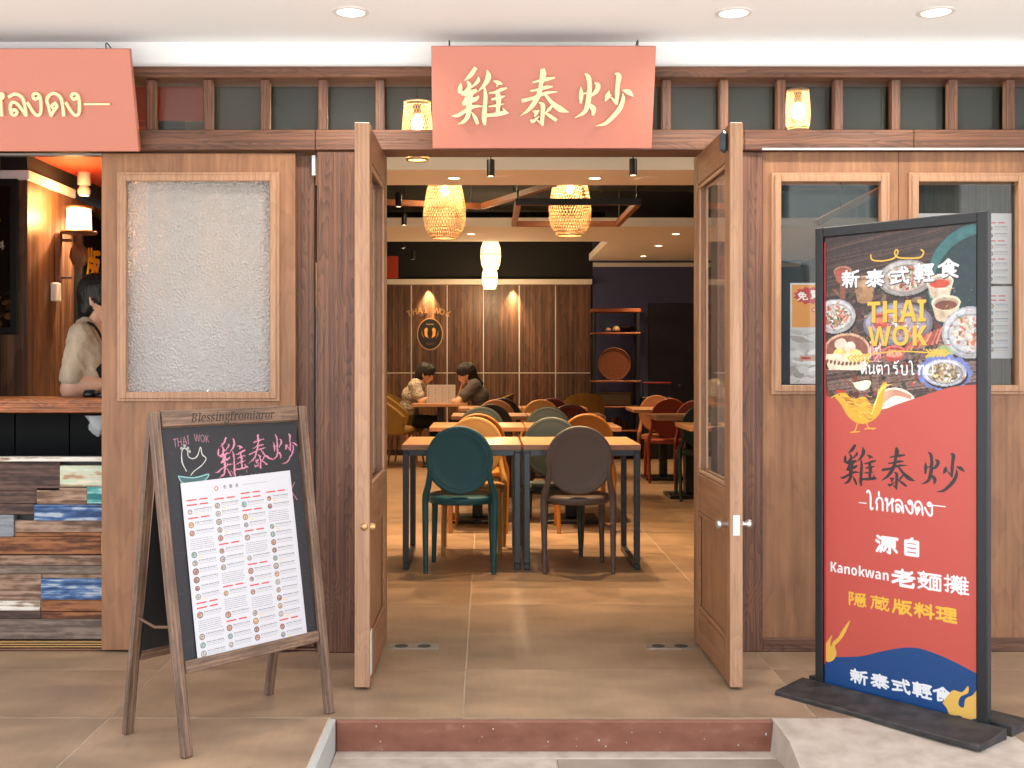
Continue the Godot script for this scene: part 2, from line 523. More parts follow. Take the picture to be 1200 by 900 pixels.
func noise_mat(called, tex, scale, rough = 0.7, bump = 0.0, btex = null, local = false) -> StandardMaterial3D:
	var m = mat(called, Color.WHITE, rough)
	m.albedo_texture = tex
	m.uv1_triplanar = true; m.uv1_world_triplanar = not local
	m.uv1_scale = scale if scale is Vector3 else Vector3(scale, scale, scale)
	if bump > 0.0:
		m.heightmap_enabled = true; m.heightmap_texture = btex if btex else tex; m.heightmap_scale = bump
	return m

func print_mat(called, tex, rough = 0.45) -> StandardMaterial3D:
	var m = mat(called, Color.WHITE, rough)
	m.albedo_texture = tex
	m.texture_repeat = false
	return m

func glow(called, col: Color, energy) -> StandardMaterial3D:
	var m = mat(called, Color(0.9, 0.9, 0.9), 0.5)
	m.emission_enabled = true; m.emission = col; m.emission_energy_multiplier = energy
	return m

func pane_mat(called, col: Color, rough = 0.03) -> StandardMaterial3D:
	var m = mat(called, col, rough)
	m.transparency = BaseMaterial3D.TRANSPARENCY_ALPHA
	return m

# ---------------------------------------------------------------- bodies: smooth union of tapered capsules, meshed as surface nets
func body_mesh(caps: Array, k: float, cell: float, fold := 0.0, grain := Vector3(14, 14, 14)) -> ArrayMesh:
	var lo = Vector3(1e9, 1e9, 1e9)
	var hi = -lo
	for c in caps:
		var r = max(c[2], c[3]) + cell * 3.0
		for p in [c[0], c[1]]:
			lo = lo.min(p - Vector3(r, r, r)); hi = hi.max(p + Vector3(r, r, r))
	var nx := int((hi.x - lo.x) / cell) + 2
	var ny := int((hi.y - lo.y) / cell) + 2
	var nz := int((hi.z - lo.z) / cell) + 2
	var f := PackedFloat32Array()
	f.resize(nx * ny * nz)
	f.fill(9.0)
	for c in caps:
		var a: Vector3 = c[0]
		var b: Vector3 = c[1]
		var ra: float = c[2]
		var rb: float = c[3]
		var ab := b - a
		var len2: float = max(ab.length_squared(), 1e-9)
		var reach: float = max(ra, rb) + k + cell * 2.0
		var l = (a.min(b) - Vector3(reach, reach, reach) - lo) / cell
		var h = (a.max(b) + Vector3(reach, reach, reach) - lo) / cell
		for z in range(max(0, int(l.z)), min(nz, int(h.z) + 1)):
			for y in range(max(0, int(l.y)), min(ny, int(h.y) + 1)):
				var at: int = (z * ny + y) * nx
				for x in range(max(0, int(l.x)), min(nx, int(h.x) + 1)):
					var p: Vector3 = lo + Vector3(x, y, z) * cell
					var t: float = clampf((p - a).dot(ab) / len2, 0.0, 1.0)
					var d: float = (p - a - ab * t).length() - (ra + (rb - ra) * t)
					var e: float = f[at + x]
					var g: float = maxf(k - absf(d - e), 0.0) / k
					f[at + x] = minf(d, e) - g * g * k * 0.25
	var id := {}
	var v := PackedVector3Array()
	var ix := PackedInt32Array()
	var off = [0, 1, nx, nx + 1, nx * ny, nx * ny + 1, nx * ny + nx, nx * ny + nx + 1]
	var edges = [[0, 1], [2, 3], [4, 5], [6, 7], [0, 2], [1, 3], [4, 6], [5, 7], [0, 4], [1, 5], [2, 6], [3, 7]]
	for z in nz - 1:
		for y in ny - 1:
			for x in nx - 1:
				var at: int = (z * ny + y) * nx + x
				var inside := 0
				for q in 8:
					if f[at + off[q]] < 0.0: inside += 1
				if inside == 0 or inside == 8: continue
				var s := Vector3.ZERO
				var m := 0
				for e in edges:
					var fa: float = f[at + off[e[0]]]
					var fb: float = f[at + off[e[1]]]
					if (fa < 0.0) == (fb < 0.0): continue
					var t := fa / (fa - fb)
					var pa := Vector3(e[0] & 1, (e[0] >> 1) & 1, e[0] >> 2)
					var pb := Vector3(e[1] & 1, (e[1] >> 1) & 1, e[1] >> 2)
					s += pa.lerp(pb, t)
					m += 1
				id[at] = v.size()
				v.append(lo + (Vector3(x, y, z) + s / m) * cell)
	for at in id:
		for ax in 3:
			var st: int = [1, nx, nx * ny][ax]
			var u: int = [nx, nx * ny, 1][ax]
			var w: int = [nx * ny, 1, nx][ax]
			var fa: float = f[at]
			var fb: float = f[at + st]
			if (fa < 0.0) == (fb < 0.0): continue
			if not (id.has(at - u) and id.has(at - w) and id.has(at - u - w)): continue
			var q = [id[at], id[at - u], id[at - u - w], id[at - w]]
			if fa < 0.0: ix.append_array([q[0], q[1], q[2], q[0], q[2], q[3]])
			else: ix.append_array([q[0], q[2], q[1], q[0], q[3], q[2]])
	var n := PackedVector3Array()
	n.resize(v.size())
	for q in range(0, ix.size(), 3):
		var fn := (v[ix[q + 2]] - v[ix[q]]).cross(v[ix[q + 1]] - v[ix[q]])
		for j in 3: n[ix[q + j]] += fn
	# make normals point outwards
	var c0 = Vector3.ZERO
	for p in v: c0 += p
	c0 /= max(1, v.size())
	var sgn := 0.0
	for q in v.size(): sgn += n[q].dot(v[q] - c0)
	for q in n.size(): n[q] = (n[q] if sgn >= 0 else -n[q]).normalized()
	if sgn < 0:
		for q in range(0, ix.size(), 3):
			var tmp = ix[q + 1]
			ix[q + 1] = ix[q + 2]; ix[q + 2] = tmp
	if fold > 0.0:
		# folds of cloth or locks of hair: push the surface in and out along its normal
		var fnz := FastNoiseLite.new()
		fnz.seed = 17
		fnz.frequency = 1.0
		fnz.fractal_type = FastNoiseLite.FRACTAL_RIDGED
		fnz.fractal_octaves = 2
		for q in v.size():
			var p: Vector3 = v[q]
			v[q] += n[q] * fold * (0.8 + fnz.get_noise_3d(p.x * grain.x + p.y * 4.0, p.y * grain.y, p.z * grain.z - p.y * 3.0))
		n.fill(Vector3.ZERO)
		for q in range(0, ix.size(), 3):
			var fn := (v[ix[q + 2]] - v[ix[q]]).cross(v[ix[q + 1]] - v[ix[q]])
			for j in 3: n[ix[q + j]] += fn
		for q in n.size(): n[q] = n[q].normalized()
	var a = []
	a.resize(Mesh.ARRAY_MAX)
	a[Mesh.ARRAY_VERTEX] = v; a[Mesh.ARRAY_NORMAL] = n; a[Mesh.ARRAY_INDEX] = ix
	var out = ArrayMesh.new()
	out.add_surface_from_arrays(Mesh.PRIMITIVE_TRIANGLES, a)
	return out

func merged(ms: Array) -> ArrayMesh:
	var st = SurfaceTool.new()
	st.begin(Mesh.PRIMITIVE_TRIANGLES)
	for m in ms: st.append_from(m, 0, Transform3D.IDENTITY)
	return st.commit()

# a head of 0.22 m height whose chin-to-crown axis is up; f: the way it looks
func head_caps(c: Vector3, f: Vector3, up: Vector3) -> Array:
	var s = f.cross(up).normalized()
	return [
		[c + up * 0.025 - f * 0.022, c + up * 0.03 + f * 0.012, 0.088, 0.084],
		[c - up * 0.03 + f * 0.022, c - up * 0.075 + f * 0.05, 0.062, 0.034],
		[c + up * 0.012 + f * 0.082, c - up * 0.022 + f * 0.103, 0.008, 0.013],   # nose
		[c - up * 0.05 + f * 0.088 - s * 0.014, c - up * 0.05 + f * 0.088 + s * 0.014, 0.007, 0.007], # lips
		[c + up * 0.022 + f * 0.085 - s * 0.04, c + up * 0.022 + f * 0.085 - s * 0.018, 0.007, 0.008], # brows
		[c + up * 0.022 + f * 0.085 + s * 0.018, c + up * 0.022 + f * 0.085 + s * 0.04, 0.008, 0.007],
		[c - f * 0.014 + s * 0.082 + up * 0.014, c - f * 0.006 + s * 0.08 - up * 0.022, 0.013, 0.007],
		[c - f * 0.014 - s * 0.082 + up * 0.014, c - f * 0.006 - s * 0.08 - up * 0.022, 0.013, 0.007],
	]

# a relaxed, slightly curled hand: wrist, direction of the fingers, direction of the palm, side of the thumb
func hand_caps(w: Vector3, dir: Vector3, palm: Vector3, th: Vector3) -> Array:
	var o = [[w, w + dir * 0.03, 0.024, 0.026]]
	var side = th.normalized()
	for k in 4:
		var off = side * (0.03 - 0.02 * k)
		var base = w + dir * 0.03 + off * 0.5
		var kn = w + dir * 0.085 + off
		o.append([base, kn, 0.014, 0.0105])
		var ln = [0.036, 0.041, 0.038, 0.03][k]
		var mid = kn + (dir * 0.85 + palm * 0.5).normalized() * ln
		o.append([kn, mid, 0.0095, 0.0085])
		o.append([mid, mid + (dir * 0.45 + palm * 0.9).normalized() * ln * 0.85, 0.0085, 0.007])
	var tb = w + dir * 0.03 + side * 0.022
	var tm = tb + (dir * 0.6 + side * 0.75 + palm * 0.3).normalized() * 0.042
	o.append([tb, tm, 0.013, 0.0105])
	o.append([tm, tm + (dir * 0.85 + side * 0.2 + palm * 0.3).normalized() * 0.034, 0.0105, 0.008])
	return o

func eyes(parent, c, f, up):
	var s = f.cross(up).normalized()
	var m = MB.new()
	for q in [-1.0, 1.0]: m.lathe([Vector2(0.0005, 0.004), Vector2(0.006, 0.002), Vector2(0.0005, -0.004)], 8, c + f * 0.0895 + s * q * 0.03 + up * 0.004)
	put(parent, "eyes", m, mat("eye_dark", Color(0.08, 0.06, 0.05), 0.3))

func build_worker():
	# stands behind the bar, in profile, facing +x, hands at work in front of her
	var at = Vector3(-1.97, 0, -5.62)
	var t = thing("person", "person in a cream T-shirt and black apron standing behind the wooden bar", "person", at)
	t.scale = Vector3(0.84, 0.985, 0.84)
	var skin = mat("skin", Color(0.83, 0.63, 0.52), 0.5)
	skin.subsurf_scatter_enabled = true
	skin.subsurf_scatter_strength = 0.1
	var X = Vector3.RIGHT
	var U = Vector3.UP
	var Z = Vector3.BACK
	var f = Vector3(0.97, -0.2, 0.12).normalized()
	var up = Vector3(0.2, 0.97, 0.0).normalized()
	var hc = Vector3(0.045, 1.575, 0.0)
	var sh = 1.385
	var b = []
	# legs, hips, trunk, neck
	for s in [-1.0, 1.0]:
		b.append([Vector3(0, 0.90, 0.09 * s), Vector3(0.02, 0.48, 0.1 * s), 0.085, 0.058])
		b.append([Vector3(0.02, 0.48, 0.1 * s), Vector3(-0.01, 0.08, 0.1 * s), 0.056, 0.036])
		b.append([Vector3(-0.03, 0.035, 0.1 * s), Vector3(0.15, 0.03, 0.11 * s), 0.036, 0.03])
	for y in [[0.92, 0.1, 0.13], [1.05, 0.085, 0.11], [1.2, 0.095, 0.12], [1.3, 0.09, 0.14]]:
		b.append([Vector3(0.0, y[0], -y[2] * 0.65), Vector3(0.0, y[0], y[2] * 0.65), y[1], y[1]])
	b.append([Vector3(-0.01, sh, -0.12), Vector3(-0.01, sh, 0.12), 0.055, 0.055])
	b.append([Vector3(-0.005, sh + 0.02, 0), Vector3(0.03, 1.52, 0), 0.06, 0.05])
	for s in [-1.0, 1.0]:
		b.append([Vector3(-0.015, sh, 0.16 * s), Vector3(-0.055, 1.13, 0.2 * s), 0.052, 0.043])
		b.append([Vector3(-0.055, 1.13, 0.2 * s), Vector3(0.2, 1.16, 0.12 * s), 0.043, 0.027])
	var body = body_mesh(b, 0.05, 0.012)
	var head = body_mesh(head_caps(hc, f, up), 0.03, 0.005)
	var hands = []
	for s in [-1.0, 1.0]: hands.append_array(hand_caps(Vector3(0.2, 1.16, 0.12 * s), Vector3(0.95, 0, -0.3 * s).normalized(), Vector3.DOWN, Vector3(0.2, 0.3, -s).normalized()))
	put(t, "body", merged([body, head, body_mesh(hands, 0.012, 0.005)]), skin)
	# clothes
	var sc = []
	for y in [[0.95, 0.108, 0.13], [1.05, 0.096, 0.11], [1.2, 0.102, 0.12], [1.3, 0.096, 0.14]]:
		sc.append([Vector3(0.0, y[0], -y[2] * 0.65), Vector3(0.0, y[0], y[2] * 0.65), y[1], y[1]])
	sc.append([Vector3(-0.015, sh + 0.0, -0.12), Vector3(-0.015, sh + 0.0, 0.12), 0.062, 0.062])
	sc.append([Vector3(-0.02, sh + 0.045, -0.06), Vector3(-0.02, sh + 0.045, 0.06), 0.05, 0.05])
	for s in [-1.0, 1.0]: sc.append([Vector3(-0.015, sh, 0.155 * s), Vector3(-0.05, 1.19, 0.195 * s), 0.057, 0.056])
	put(t, "shirt", body_mesh(sc, 0.035, 0.007, 0.007, Vector3(9, 12, 9)), noise_mat("cream_cotton", mix_tex(71, [Color(0.68, 0.6, 0.51), Color(0.78, 0.7, 0.6)], 0.012, 4, 256), Vector3(4.0, 1.6, 4.0), 0.9, 1.6))
	var ap = []
	for y in [[0.6, 0.1, 0.18], [0.9, 0.112, 0.15], [1.05, 0.106, 0.12], [1.2, 0.112, 0.1]]:
		ap.append([Vector3(0.018, y[0], -y[2] * 0.6), Vector3(0.018, y[0], y[2] * 0.6), y[1], y[1]])
	var black = mat("apron_black", Color(0.035, 0.035, 0.04), 0.85)
	put(t, "apron", body_mesh(ap, 0.05, 0.012), black)
	var stp = MB.new()
	for s in [-1.0, 1.0]:
		stp.tube(smooth_pts([Vector3(0.128, 1.22, 0.075 * s), Vector3(0.105, 1.36, 0.1 * s), Vector3(0.04, 1.452, 0.1 * s), Vector3(-0.06, 1.447, 0.075 * s), Vector3(-0.108, 1.35, 0.04 * s), Vector3(-0.122, 1.15, -0.02 * s)], 4), 0.014, 6, true, 0.5)
	put(t, "apron_strap", stp, black)
	var hr = [
		[hc + up * 0.035 - f * 0.032, hc + up * 0.05 + f * 0.012, 0.096, 0.088],
		[hc - f * 0.05 + up * 0.0, hc - f * 0.055 - up * 0.075, 0.074, 0.05],
		[hc - f * 0.035 + up * 0.04 + Z * 0.045, hc - f * 0.048 - up * 0.06 + Z * 0.055, 0.045, 0.03],
		[hc - f * 0.035 + up * 0.04 - Z * 0.045, hc - f * 0.048 - up * 0.06 - Z * 0.055, 0.045, 0.03],
		[hc - f * 0.005 + up * 0.055 + Z * 0.058, hc + f * 0.035 + up * 0.005 + Z * 0.07, 0.036, 0.018],
		[hc - f * 0.005 + up * 0.055 - Z * 0.058, hc + f * 0.035 + up * 0.005 - Z * 0.07, 0.036, 0.018],
		[hc + f * 0.05 + up * 0.085, hc + f * 0.075 + up * 0.055, 0.035, 0.02],
	]
	put(t, "hair", body_mesh(hr, 0.025, 0.005, 0.005, Vector3(55, 7, 55)), noise_mat("hair_dark", mix_tex(72, [Color(0.025, 0.02, 0.018), Color(0.075, 0.055, 0.045), Color(0.14, 0.1, 0.08)], 0.09, 3, 256, 1.6, 8), Vector3(5.0, 1.5, 5.0), 0.55, 0.9, null, true))
	eyes(t, hc, f, up)

func build_diner(at: Vector3, turn, label, shirt: Material, lean, head_tilt, propped: bool, long_hair: bool):
	# seated, own axes: looks along +x, table in front
	var t = thing("person", label, "person", at, turn)
	t.scale = Vector3(0.94, 0.97, 0.94)
	var skin = M["skin"]
	var hip = Vector3(0, 0.55, 0)
	var ch = Vector3(0.12 * lean, 0.86, 0)
	var shc = Vector3(0.2 * lean, 0.99, 0)
	var hc = Vector3(0.34 * lean, 1.15 - head_tilt, 0)
	var f = Vector3(0.92, -0.35, 0.0).normalized()
	var up = Vector3(0.35, 0.92, 0.0).normalized()
	var b = []
	for s in [-1.0, 1.0]:
		b.append([Vector3(0, 0.53, 0.09 * s), Vector3(0.4, 0.53, 0.1 * s), 0.085, 0.06])
		b.append([Vector3(0.4, 0.53, 0.1 * s), Vector3(0.38, 0.1, 0.1 * s), 0.056, 0.038])
		b.append([Vector3(0.36, 0.04, 0.1 * s), Vector3(0.52, 0.035, 0.1 * s), 0.037, 0.03])
	b.append([hip + Vector3(0, 0, -0.07), hip + Vector3(0, 0, 0.07), 0.1, 0.1])
	b.append([hip.lerp(ch, 0.5) + Vector3(0, 0, -0.06), hip.lerp(ch, 0.5) + Vector3(0, 0, 0.06), 0.09, 0.09])
	b.append([ch + Vector3(0, 0, -0.08), ch + Vector3(0, 0, 0.08), 0.095, 0.095])
	b.append([shc + Vector3(0, 0, -0.12), shc + Vector3(0, 0, 0.12), 0.055, 0.055])
	b.append([shc, hc - up * 0.06, 0.05, 0.045])
	var hands = []
	for s in [-1.0, 1.0]:
		var sp = shc + Vector3(0, -0.01, 0.16 * s)
		var el = Vector3(0.36, 0.79, 0.2 * s) if propped else sp + Vector3(0.1, -0.2, 0.05 * s)
		var wr = (hc + Vector3(0.045, -0.13, 0.075 * s)) if (propped and s > 0) else Vector3(0.46, 0.8 if propped else 0.88, (0.02 if propped else 0.12) * s)
		b.append([sp, el, 0.047, 0.038])
		b.append([el, wr, 0.038, 0.025])
		var fd = (wr - el).normalized()
		hands.append_array(hand_caps(wr, (fd + Vector3(0, 0.4, 0)).normalized() if propped and s > 0 else fd, Vector3(0, 0, -s), Vector3(0, 1, 0)))
	put(t, "body", merged([body_mesh(b, 0.045, 0.014), body_mesh(head_caps(hc, f, up), 0.03, 0.007), body_mesh(hands, 0.012, 0.006)]), skin)
	var sc = []
	sc.append([hip + Vector3(0, 0.03, -0.07), hip + Vector3(0, 0.03, 0.07), 0.115, 0.115])
	sc.append([hip.lerp(ch, 0.5) + Vector3(0, 0, -0.06), hip.lerp(ch, 0.5) + Vector3(0, 0, 0.06), 0.108, 0.108])
	sc.append([ch + Vector3(0, 0, -0.08), ch + Vector3(0, 0, 0.08), 0.112, 0.112])
	sc.append([shc + Vector3(0, 0, -0.12), shc + Vector3(0, 0, 0.12), 0.068, 0.068])
	for s in [-1.0, 1.0]:
		var sp = shc + Vector3(0, -0.01, 0.16 * s)
		var el = Vector3(0.36, 0.79, 0.2 * s) if propped else sp + Vector3(0.1, -0.2, 0.05 * s)
		sc.append([sp, sp.lerp(el, 0.6), 0.066, 0.062])
	put(t, "shirt", body_mesh(sc, 0.045, 0.012, 0.009, Vector3(9, 12, 9)), shirt)
	var tr = []
	for s in [-1.0, 1.0]:
		tr.append([Vector3(0, 0.53, 0.09 * s), Vector3(0.4, 0.53, 0.1 * s), 0.095, 0.072])
		tr.append([Vector3(0.4, 0.53, 0.1 * s), Vector3(0.38, 0.12, 0.1 * s), 0.07, 0.055])
	put(t, "trousers", body_mesh(tr, 0.03, 0.016), mat("trousers_dark", Color(0.07, 0.07, 0.09), 0.9))
	var hr = [
		[hc + up * 0.045 - f * 0.03, hc + up * 0.055 + f * 0.01, 0.098, 0.09],
		[hc - f * 0.05, hc - f * 0.06 - up * 0.08, 0.08, 0.055],
		[hc + f * 0.05 + up * 0.085 - Vector3(0, 0, 0.03), hc + f * 0.06 + up * 0.08 + Vector3(0, 0, 0.03), 0.03, 0.03],
	]
	if long_hair: hr.append([hc - f * 0.075 - up * 0.05, hc - f * 0.13 - up * 0.17, 0.045, 0.025])
	put(t, "hair", body_mesh(hr, 0.03, 0.008, 0.007, Vector3(40, 7, 40)), M["hair_dark"])
	eyes(t, hc, f, up)
	return t

# ---------------------------------------------------------------- printed sheets
# where the sight line through a photo pixel meets the sheet o + a u + b w
func on_plane(px, py, o: Vector3, u: Vector3, w: Vector3) -> Vector2:
	var r = Vector3((px - 570.0) / FOC, -(py - 423.0) / FOC, -1.0)
	var nn = u.cross(w)
	var cam = Vector3(0, 1.25, 0)
	var hit = cam + r * ((o - cam).dot(nn) / r.dot(nn))
	return Vector2((hit - o).dot(u) / u.length_squared(), (hit - o).dot(w) / w.length_squared())

const BAN_L := Vector3(1.264, 0, -4.3)
const BAN_R := Vector3(1.695, 0, -3.78)
const BW := 620
const BH := 1790
func bp(px, py) -> Vector2:
	var q = on_plane(px, py, BAN_L, BAN_R - BAN_L, Vector3.UP)
	return Vector2((q.x - 0.05) / 0.875 * BW, (1.715 - q.y) / 1.705 * BH)

func bpoly(c, pts, col):
	var o = []
	for p in smooth_pts(pts, 4): o.append(bp(p.x, p.y))
	c.poly(o, col)

func bline(c, pts, wid, col):
	var o = []
	for p in smooth_pts(pts, 5): o.append(bp(p.x, p.y))
	c.stroke(o, wid, col)

func plate(c: Canvas, px, py, rx, ry, rim: Color, inner: Color, food: Array, turn = 0.0):
	var q = bp(px, py)
	var a = rx * 3.4
	var b = ry * 3.1
	c.ell(q.x + 5, q.y + 9, a, b, Color(0.12, 0.09, 0.09), turn)
	rim = rim.darkened(0.2)
	inner = inner.darkened(0.22)
	c.ell(q.x, q.y, a, b, rim, turn)
	for k in 10:
		var u = k / 9.0
		c.ell(q.x - a * 0.05 * u, q.y - b * 0.07 * u, a * (0.97 - 0.12 * u), b * (0.97 - 0.14 * u), rim.darkened(0.16).lerp(rim.lightened(0.22), u), turn)
	for k in 10:
		var u = k / 9.0
		c.ell(q.x + a * 0.03 * (1 - u), q.y + b * 0.05, a * (0.82 - 0.1 * u), b * (0.78 - 0.1 * u), inner.darkened(0.28).lerp(inner, u), turn)
	for k in 130:
		var an = rng.randf() * TAU
		var rr = sqrt(rng.randf()) * 0.64
		var col: Color = food[rng.randi() % food.size()]
		c.ell(q.x + cos(an) * rr * a, q.y + sin(an) * rr * b, rng.randf_range(3, 13), rng.randf_range(2, 7), col.darkened(rng.randf() * 0.4), rng.randf() * 3.0)

func cup(c: Canvas, px, py, r, h, body: Color, soup: Color):
	var q = bp(px, py)
	var a = r * 3.3
	body = body.darkened(0.14)
	soup = soup.darkened(0.1)
	c.poly([q + Vector2(-a, 0), q + Vector2(a, 0), q + Vector2(a * 0.72, h * 3.0), q + Vector2(-a * 0.72, h * 3.0)], body.darkened(0.08))
	c.ell(q.x, q.y + h * 3.0, a * 0.72, a * 0.3, body.darkened(0.12))
	c.poly([q + Vector2(-a * 0.3, 0), q + Vector2(a, 0), q + Vector2(a * 0.72, h * 3.0), q + Vector2(0, h * 3.0)], body)
	c.ell(q.x, q.y, a, a * 0.5, body.lightened(0.15))
	c.ell(q.x, q.y + 3, a * 0.86, a * 0.4, body.darkened(0.2))
	c.ell(q.x, q.y + 9, a * 0.74, a * 0.3, soup)

func banner_print() -> ImageTexture:
	rng.seed = 5
	var c = Canvas.new(BW, BH, Color(0.2, 0.15, 0.14))
	for k in 150:
		var y = rng.randf() * 700
		c.stroke([Vector2(-20, y), Vector2(BW + 20, y - 90 + rng.randf_range(-25, 25))], rng.randf_range(1, 6), Color(0.2, 0.15, 0.14).lerp(Color(0.36, 0.26, 0.22), rng.randf()))
	for k in 80:
		var y = rng.randf_range(440, 700)
		c.stroke([Vector2(-20, y + 40), Vector2(BW + 20, y - 50)], rng.randf_range(2, 8), Color(0.36, 0.27, 0.24).lerp(Color(0.52, 0.42, 0.37), rng.randf()))
	for k in 420:
		var hue: Color = [Color(0.3, 0.2, 0.16), Color(0.42, 0.3, 0.24), Color(0.5, 0.2, 0.15), Color(0.26, 0.26, 0.16), Color(0.58, 0.46, 0.36), Color(0.16, 0.12, 0.11)][rng.randi() % 6]
		c.ell(rng.randf() * BW, 180 + rng.randf() * 520, rng.randf_range(3, 26), rng.randf_range(2, 12), hue.darkened(rng.randf() * 0.4), rng.randf() * 3.0)
	# dark wok lid, pot and wooden vessels
	var q = bp(1150, 330)
	c.ell(q.x, q.y, 210, 215, Color(0.1, 0.2, 0.21))
	c.ell(q.x - 8, q.y - 8, 196, 200, Color(0.2, 0.38, 0.38))
	c.ell(q.x + 10, q.y + 20, 190, 190, Color(0.12, 0.19, 0.2))
	cup(c, 988, 318, 12, 12, Color(0.72, 0.4, 0.3), Color(0.7, 0.3, 0.24))
	c.rect(bp(985, 330).x, bp(985, 330).y, 24, 70, Color(0.5, 0.3, 0.22))
	cup(c, 1014, 330, 14, 24, Color(0.72, 0.54, 0.38), Color(0.75, 0.6, 0.45))
	plate(c, 1061, 326, 33, 22, Color(0.72, 0.68, 0.66), Color(0.82, 0.74, 0.7), [Color(0.85, 0.7, 0.62), Color(0.78, 0.36, 0.26), Color(0.95, 0.92, 0.86), Color(0.45, 0.55, 0.35)])
	cup(c, 1102, 330, 16, 17, Color(0.93, 0.82, 0.72), Color(0.78, 0.3, 0.2))
	cup(c, 1109, 355, 17, 18, Color(0.93, 0.82, 0.68), Color(0.45, 0.25, 0.17))
	plate(c, 979, 371, 27, 22, Color(0.84, 0.82, 0.82), Color(0.93, 0.91, 0.9), [Color(0.82, 0.5, 0.38), Color(0.5, 0.52, 0.35), Color(0.96, 0.93, 0.88), Color(0.8, 0.38, 0.3)])
	plate(c, 1052, 380, 42, 26, Color(0.55, 0.52, 0.6), Color(0.72, 0.68, 0.74), [Color(0.85, 0.62, 0.5), Color(0.8, 0.45, 0.35), Color(0.9, 0.85, 0.82), Color(0.62, 0.45, 0.4)])
	cup(c, 1032, 373, 12, 9, Color(0.86, 0.34, 0.27), Color(0.88, 0.5, 0.36))
	plate(c, 1137, 390, 31, 30, Color(0.8, 0.79, 0.81), Color(0.87, 0.86, 0.87), [Color(0.93, 0.8, 0.66), Color(0.84, 0.5, 0.38), Color(0.95, 0.92, 0.86)])
	# basket of garlic and limes
	var bk = bp(993, 412)
	c.ell(bk.x, bk.y, 104, 72, Color(0.78, 0.6, 0.48))
	c.ell(bk.x, bk.y - 4, 92, 58, Color(0.5, 0.3, 0.24))
	for k in 9: c.ell(bk.x + rng.randf_range(-60, 60), bk.y + rng.randf_range(-38, 10), 24, 20, Color(0.93, 0.84, 0.76).darkened(rng.randf() * 0.15))
	c.ell(bk.x - 30, bk.y + 14, 32, 26, Color(0.78, 0.74, 0.42))
	c.ell(bk.x + 36, bk.y + 16, 34, 24, Color(0.86, 0.76, 0.46))
	c.poly([bk + Vector2(-104, 10), bk + Vector2(104, 10), bk + Vector2(84, 72), bk + Vector2(-80, 74)], Color(0.9, 0.79, 0.68))
	for k in 11: c.ell(bk.x - 88 + k * 17.5, bk.y + 38 + 10 * sin(k * 0.32), 6, 9, Color(0.42, 0.28, 0.22), 0.4)
	for k in 26: c.stroke([bk + Vector2(96 + rng.randf() * 60, -40 + rng.randf() * 90), bk + Vector2(96 + rng.randf() * 60, -40 + rng.randf() * 90)], 3, Color(0.82, 0.3, 0.3).lerp(Color(0.95, 0.85, 0.82), rng.randf()))
	# skewers, salad leaf, small bowl, chilli, patterned plate, lime
	for k in 9: c.stroke([bp(1058 + k * 5, 412 - k * 1.2), bp(1072 + k * 4, 398 - k * 1.6)], 9, Color(0.62, 0.27, 0.2).lerp(Color(0.9, 0.7, 0.56), float(k % 3) * 0.25))
	bpoly(c, [Vector2(1085, 420), Vector2(1105, 405), Vector2(1118, 415), Vector2(1100, 428)], Color(0.55, 0.6, 0.4))
	cup(c, 1048, 412, 14, 9, Color(0.84, 0.32, 0.27), Color(0.9, 0.6, 0.48))
	for k in 40: c.ell(bp(1010, 430).x + rng.randf() * 330, bp(1010, 430).y + rng.randf() * 150, rng.randf_range(2, 10), rng.randf_range(2, 6), [Color(0.72, 0.17, 0.17), Color(0.5, 0.3, 0.22), Color(0.34, 0.2, 0.16)][rng.randi() % 3], rng.randf() * 3)
	var pl = bp(1107, 437)
	for k in 14: c.ell(pl.x + cos(k * TAU / 14) * 88, pl.y + sin(k * TAU / 14) * 52, 20, 16, Color(0.4, 0.44, 0.66))
	plate(c, 1107, 437, 25, 16, Color(0.88, 0.88, 0.93), Color(0.8, 0.76, 0.74), [Color(0.88, 0.75, 0.5), Color(0.6, 0.45, 0.36), Color(0.94, 0.9, 0.84), Color(0.5, 0.42, 0.3)])
	bpoly(c, [Vector2(1000, 449), Vector2(1020, 446), Vector2(1018, 456), Vector2(1006, 457), Vector2(1000, 449)], Color(0.93, 0.9, 0.76))
	for k in 160:
		var sp = Vector2(rng.randf() * BW, 200 + rng.randf() * 480)
		c.stroke([sp, sp + Vector2(rng.randf_range(-16, 16), rng.randf_range(-10, 10))], rng.randf_range(1.5, 4), [Color(0.66, 0.22, 0.16), Color(0.4, 0.45, 0.24), Color(0.75, 0.6, 0.48), Color(0.3, 0.2, 0.16)][rng.randi() % 4])
	c.soften(Rect2i(0, 0, BW, 720), 3)
	c.grain(Rect2i(0, 0, BW, 720), 77, 0.3)
	c.soften(Rect2i(0, 0, BW, 720), 2)
	# red field and the nest
	var red = Color(0.69, 0.275, 0.235)
	bpoly(c, [Vector2(1020, 482), Vector2(1036, 458), Vector2(1058, 456), Vector2(1072, 470), Vector2(1040, 486), Vector2(1020, 482)], Color(0.93, 0.86, 0.76))
	for k in 8: bline(c, [Vector2(1030, 478 - k * 2), Vector2(1048, 464 - k), Vector2(1068, 468 - k * 0.6)], 3, Color(0.72, 0.5, 0.4))
	var wave = [Vector2(960, 462), Vector2(968, 464), Vector2(990, 470), Vector2(1030, 480), Vector2(1052, 474), Vector2(1085, 463), Vector2(1115, 454), Vector2(1145, 451), Vector2(1152, 451)]
	var o = []
	for p in smooth_pts(wave, 5): o.append(bp(p.x, p.y))
	o.append(Vector2(BW + 10, BH + 5)); o.append(Vector2(-10, BH + 5))
	c.poly(o, red)
	# golden hen
	var gold = Color(0.82, 0.61, 0.18)
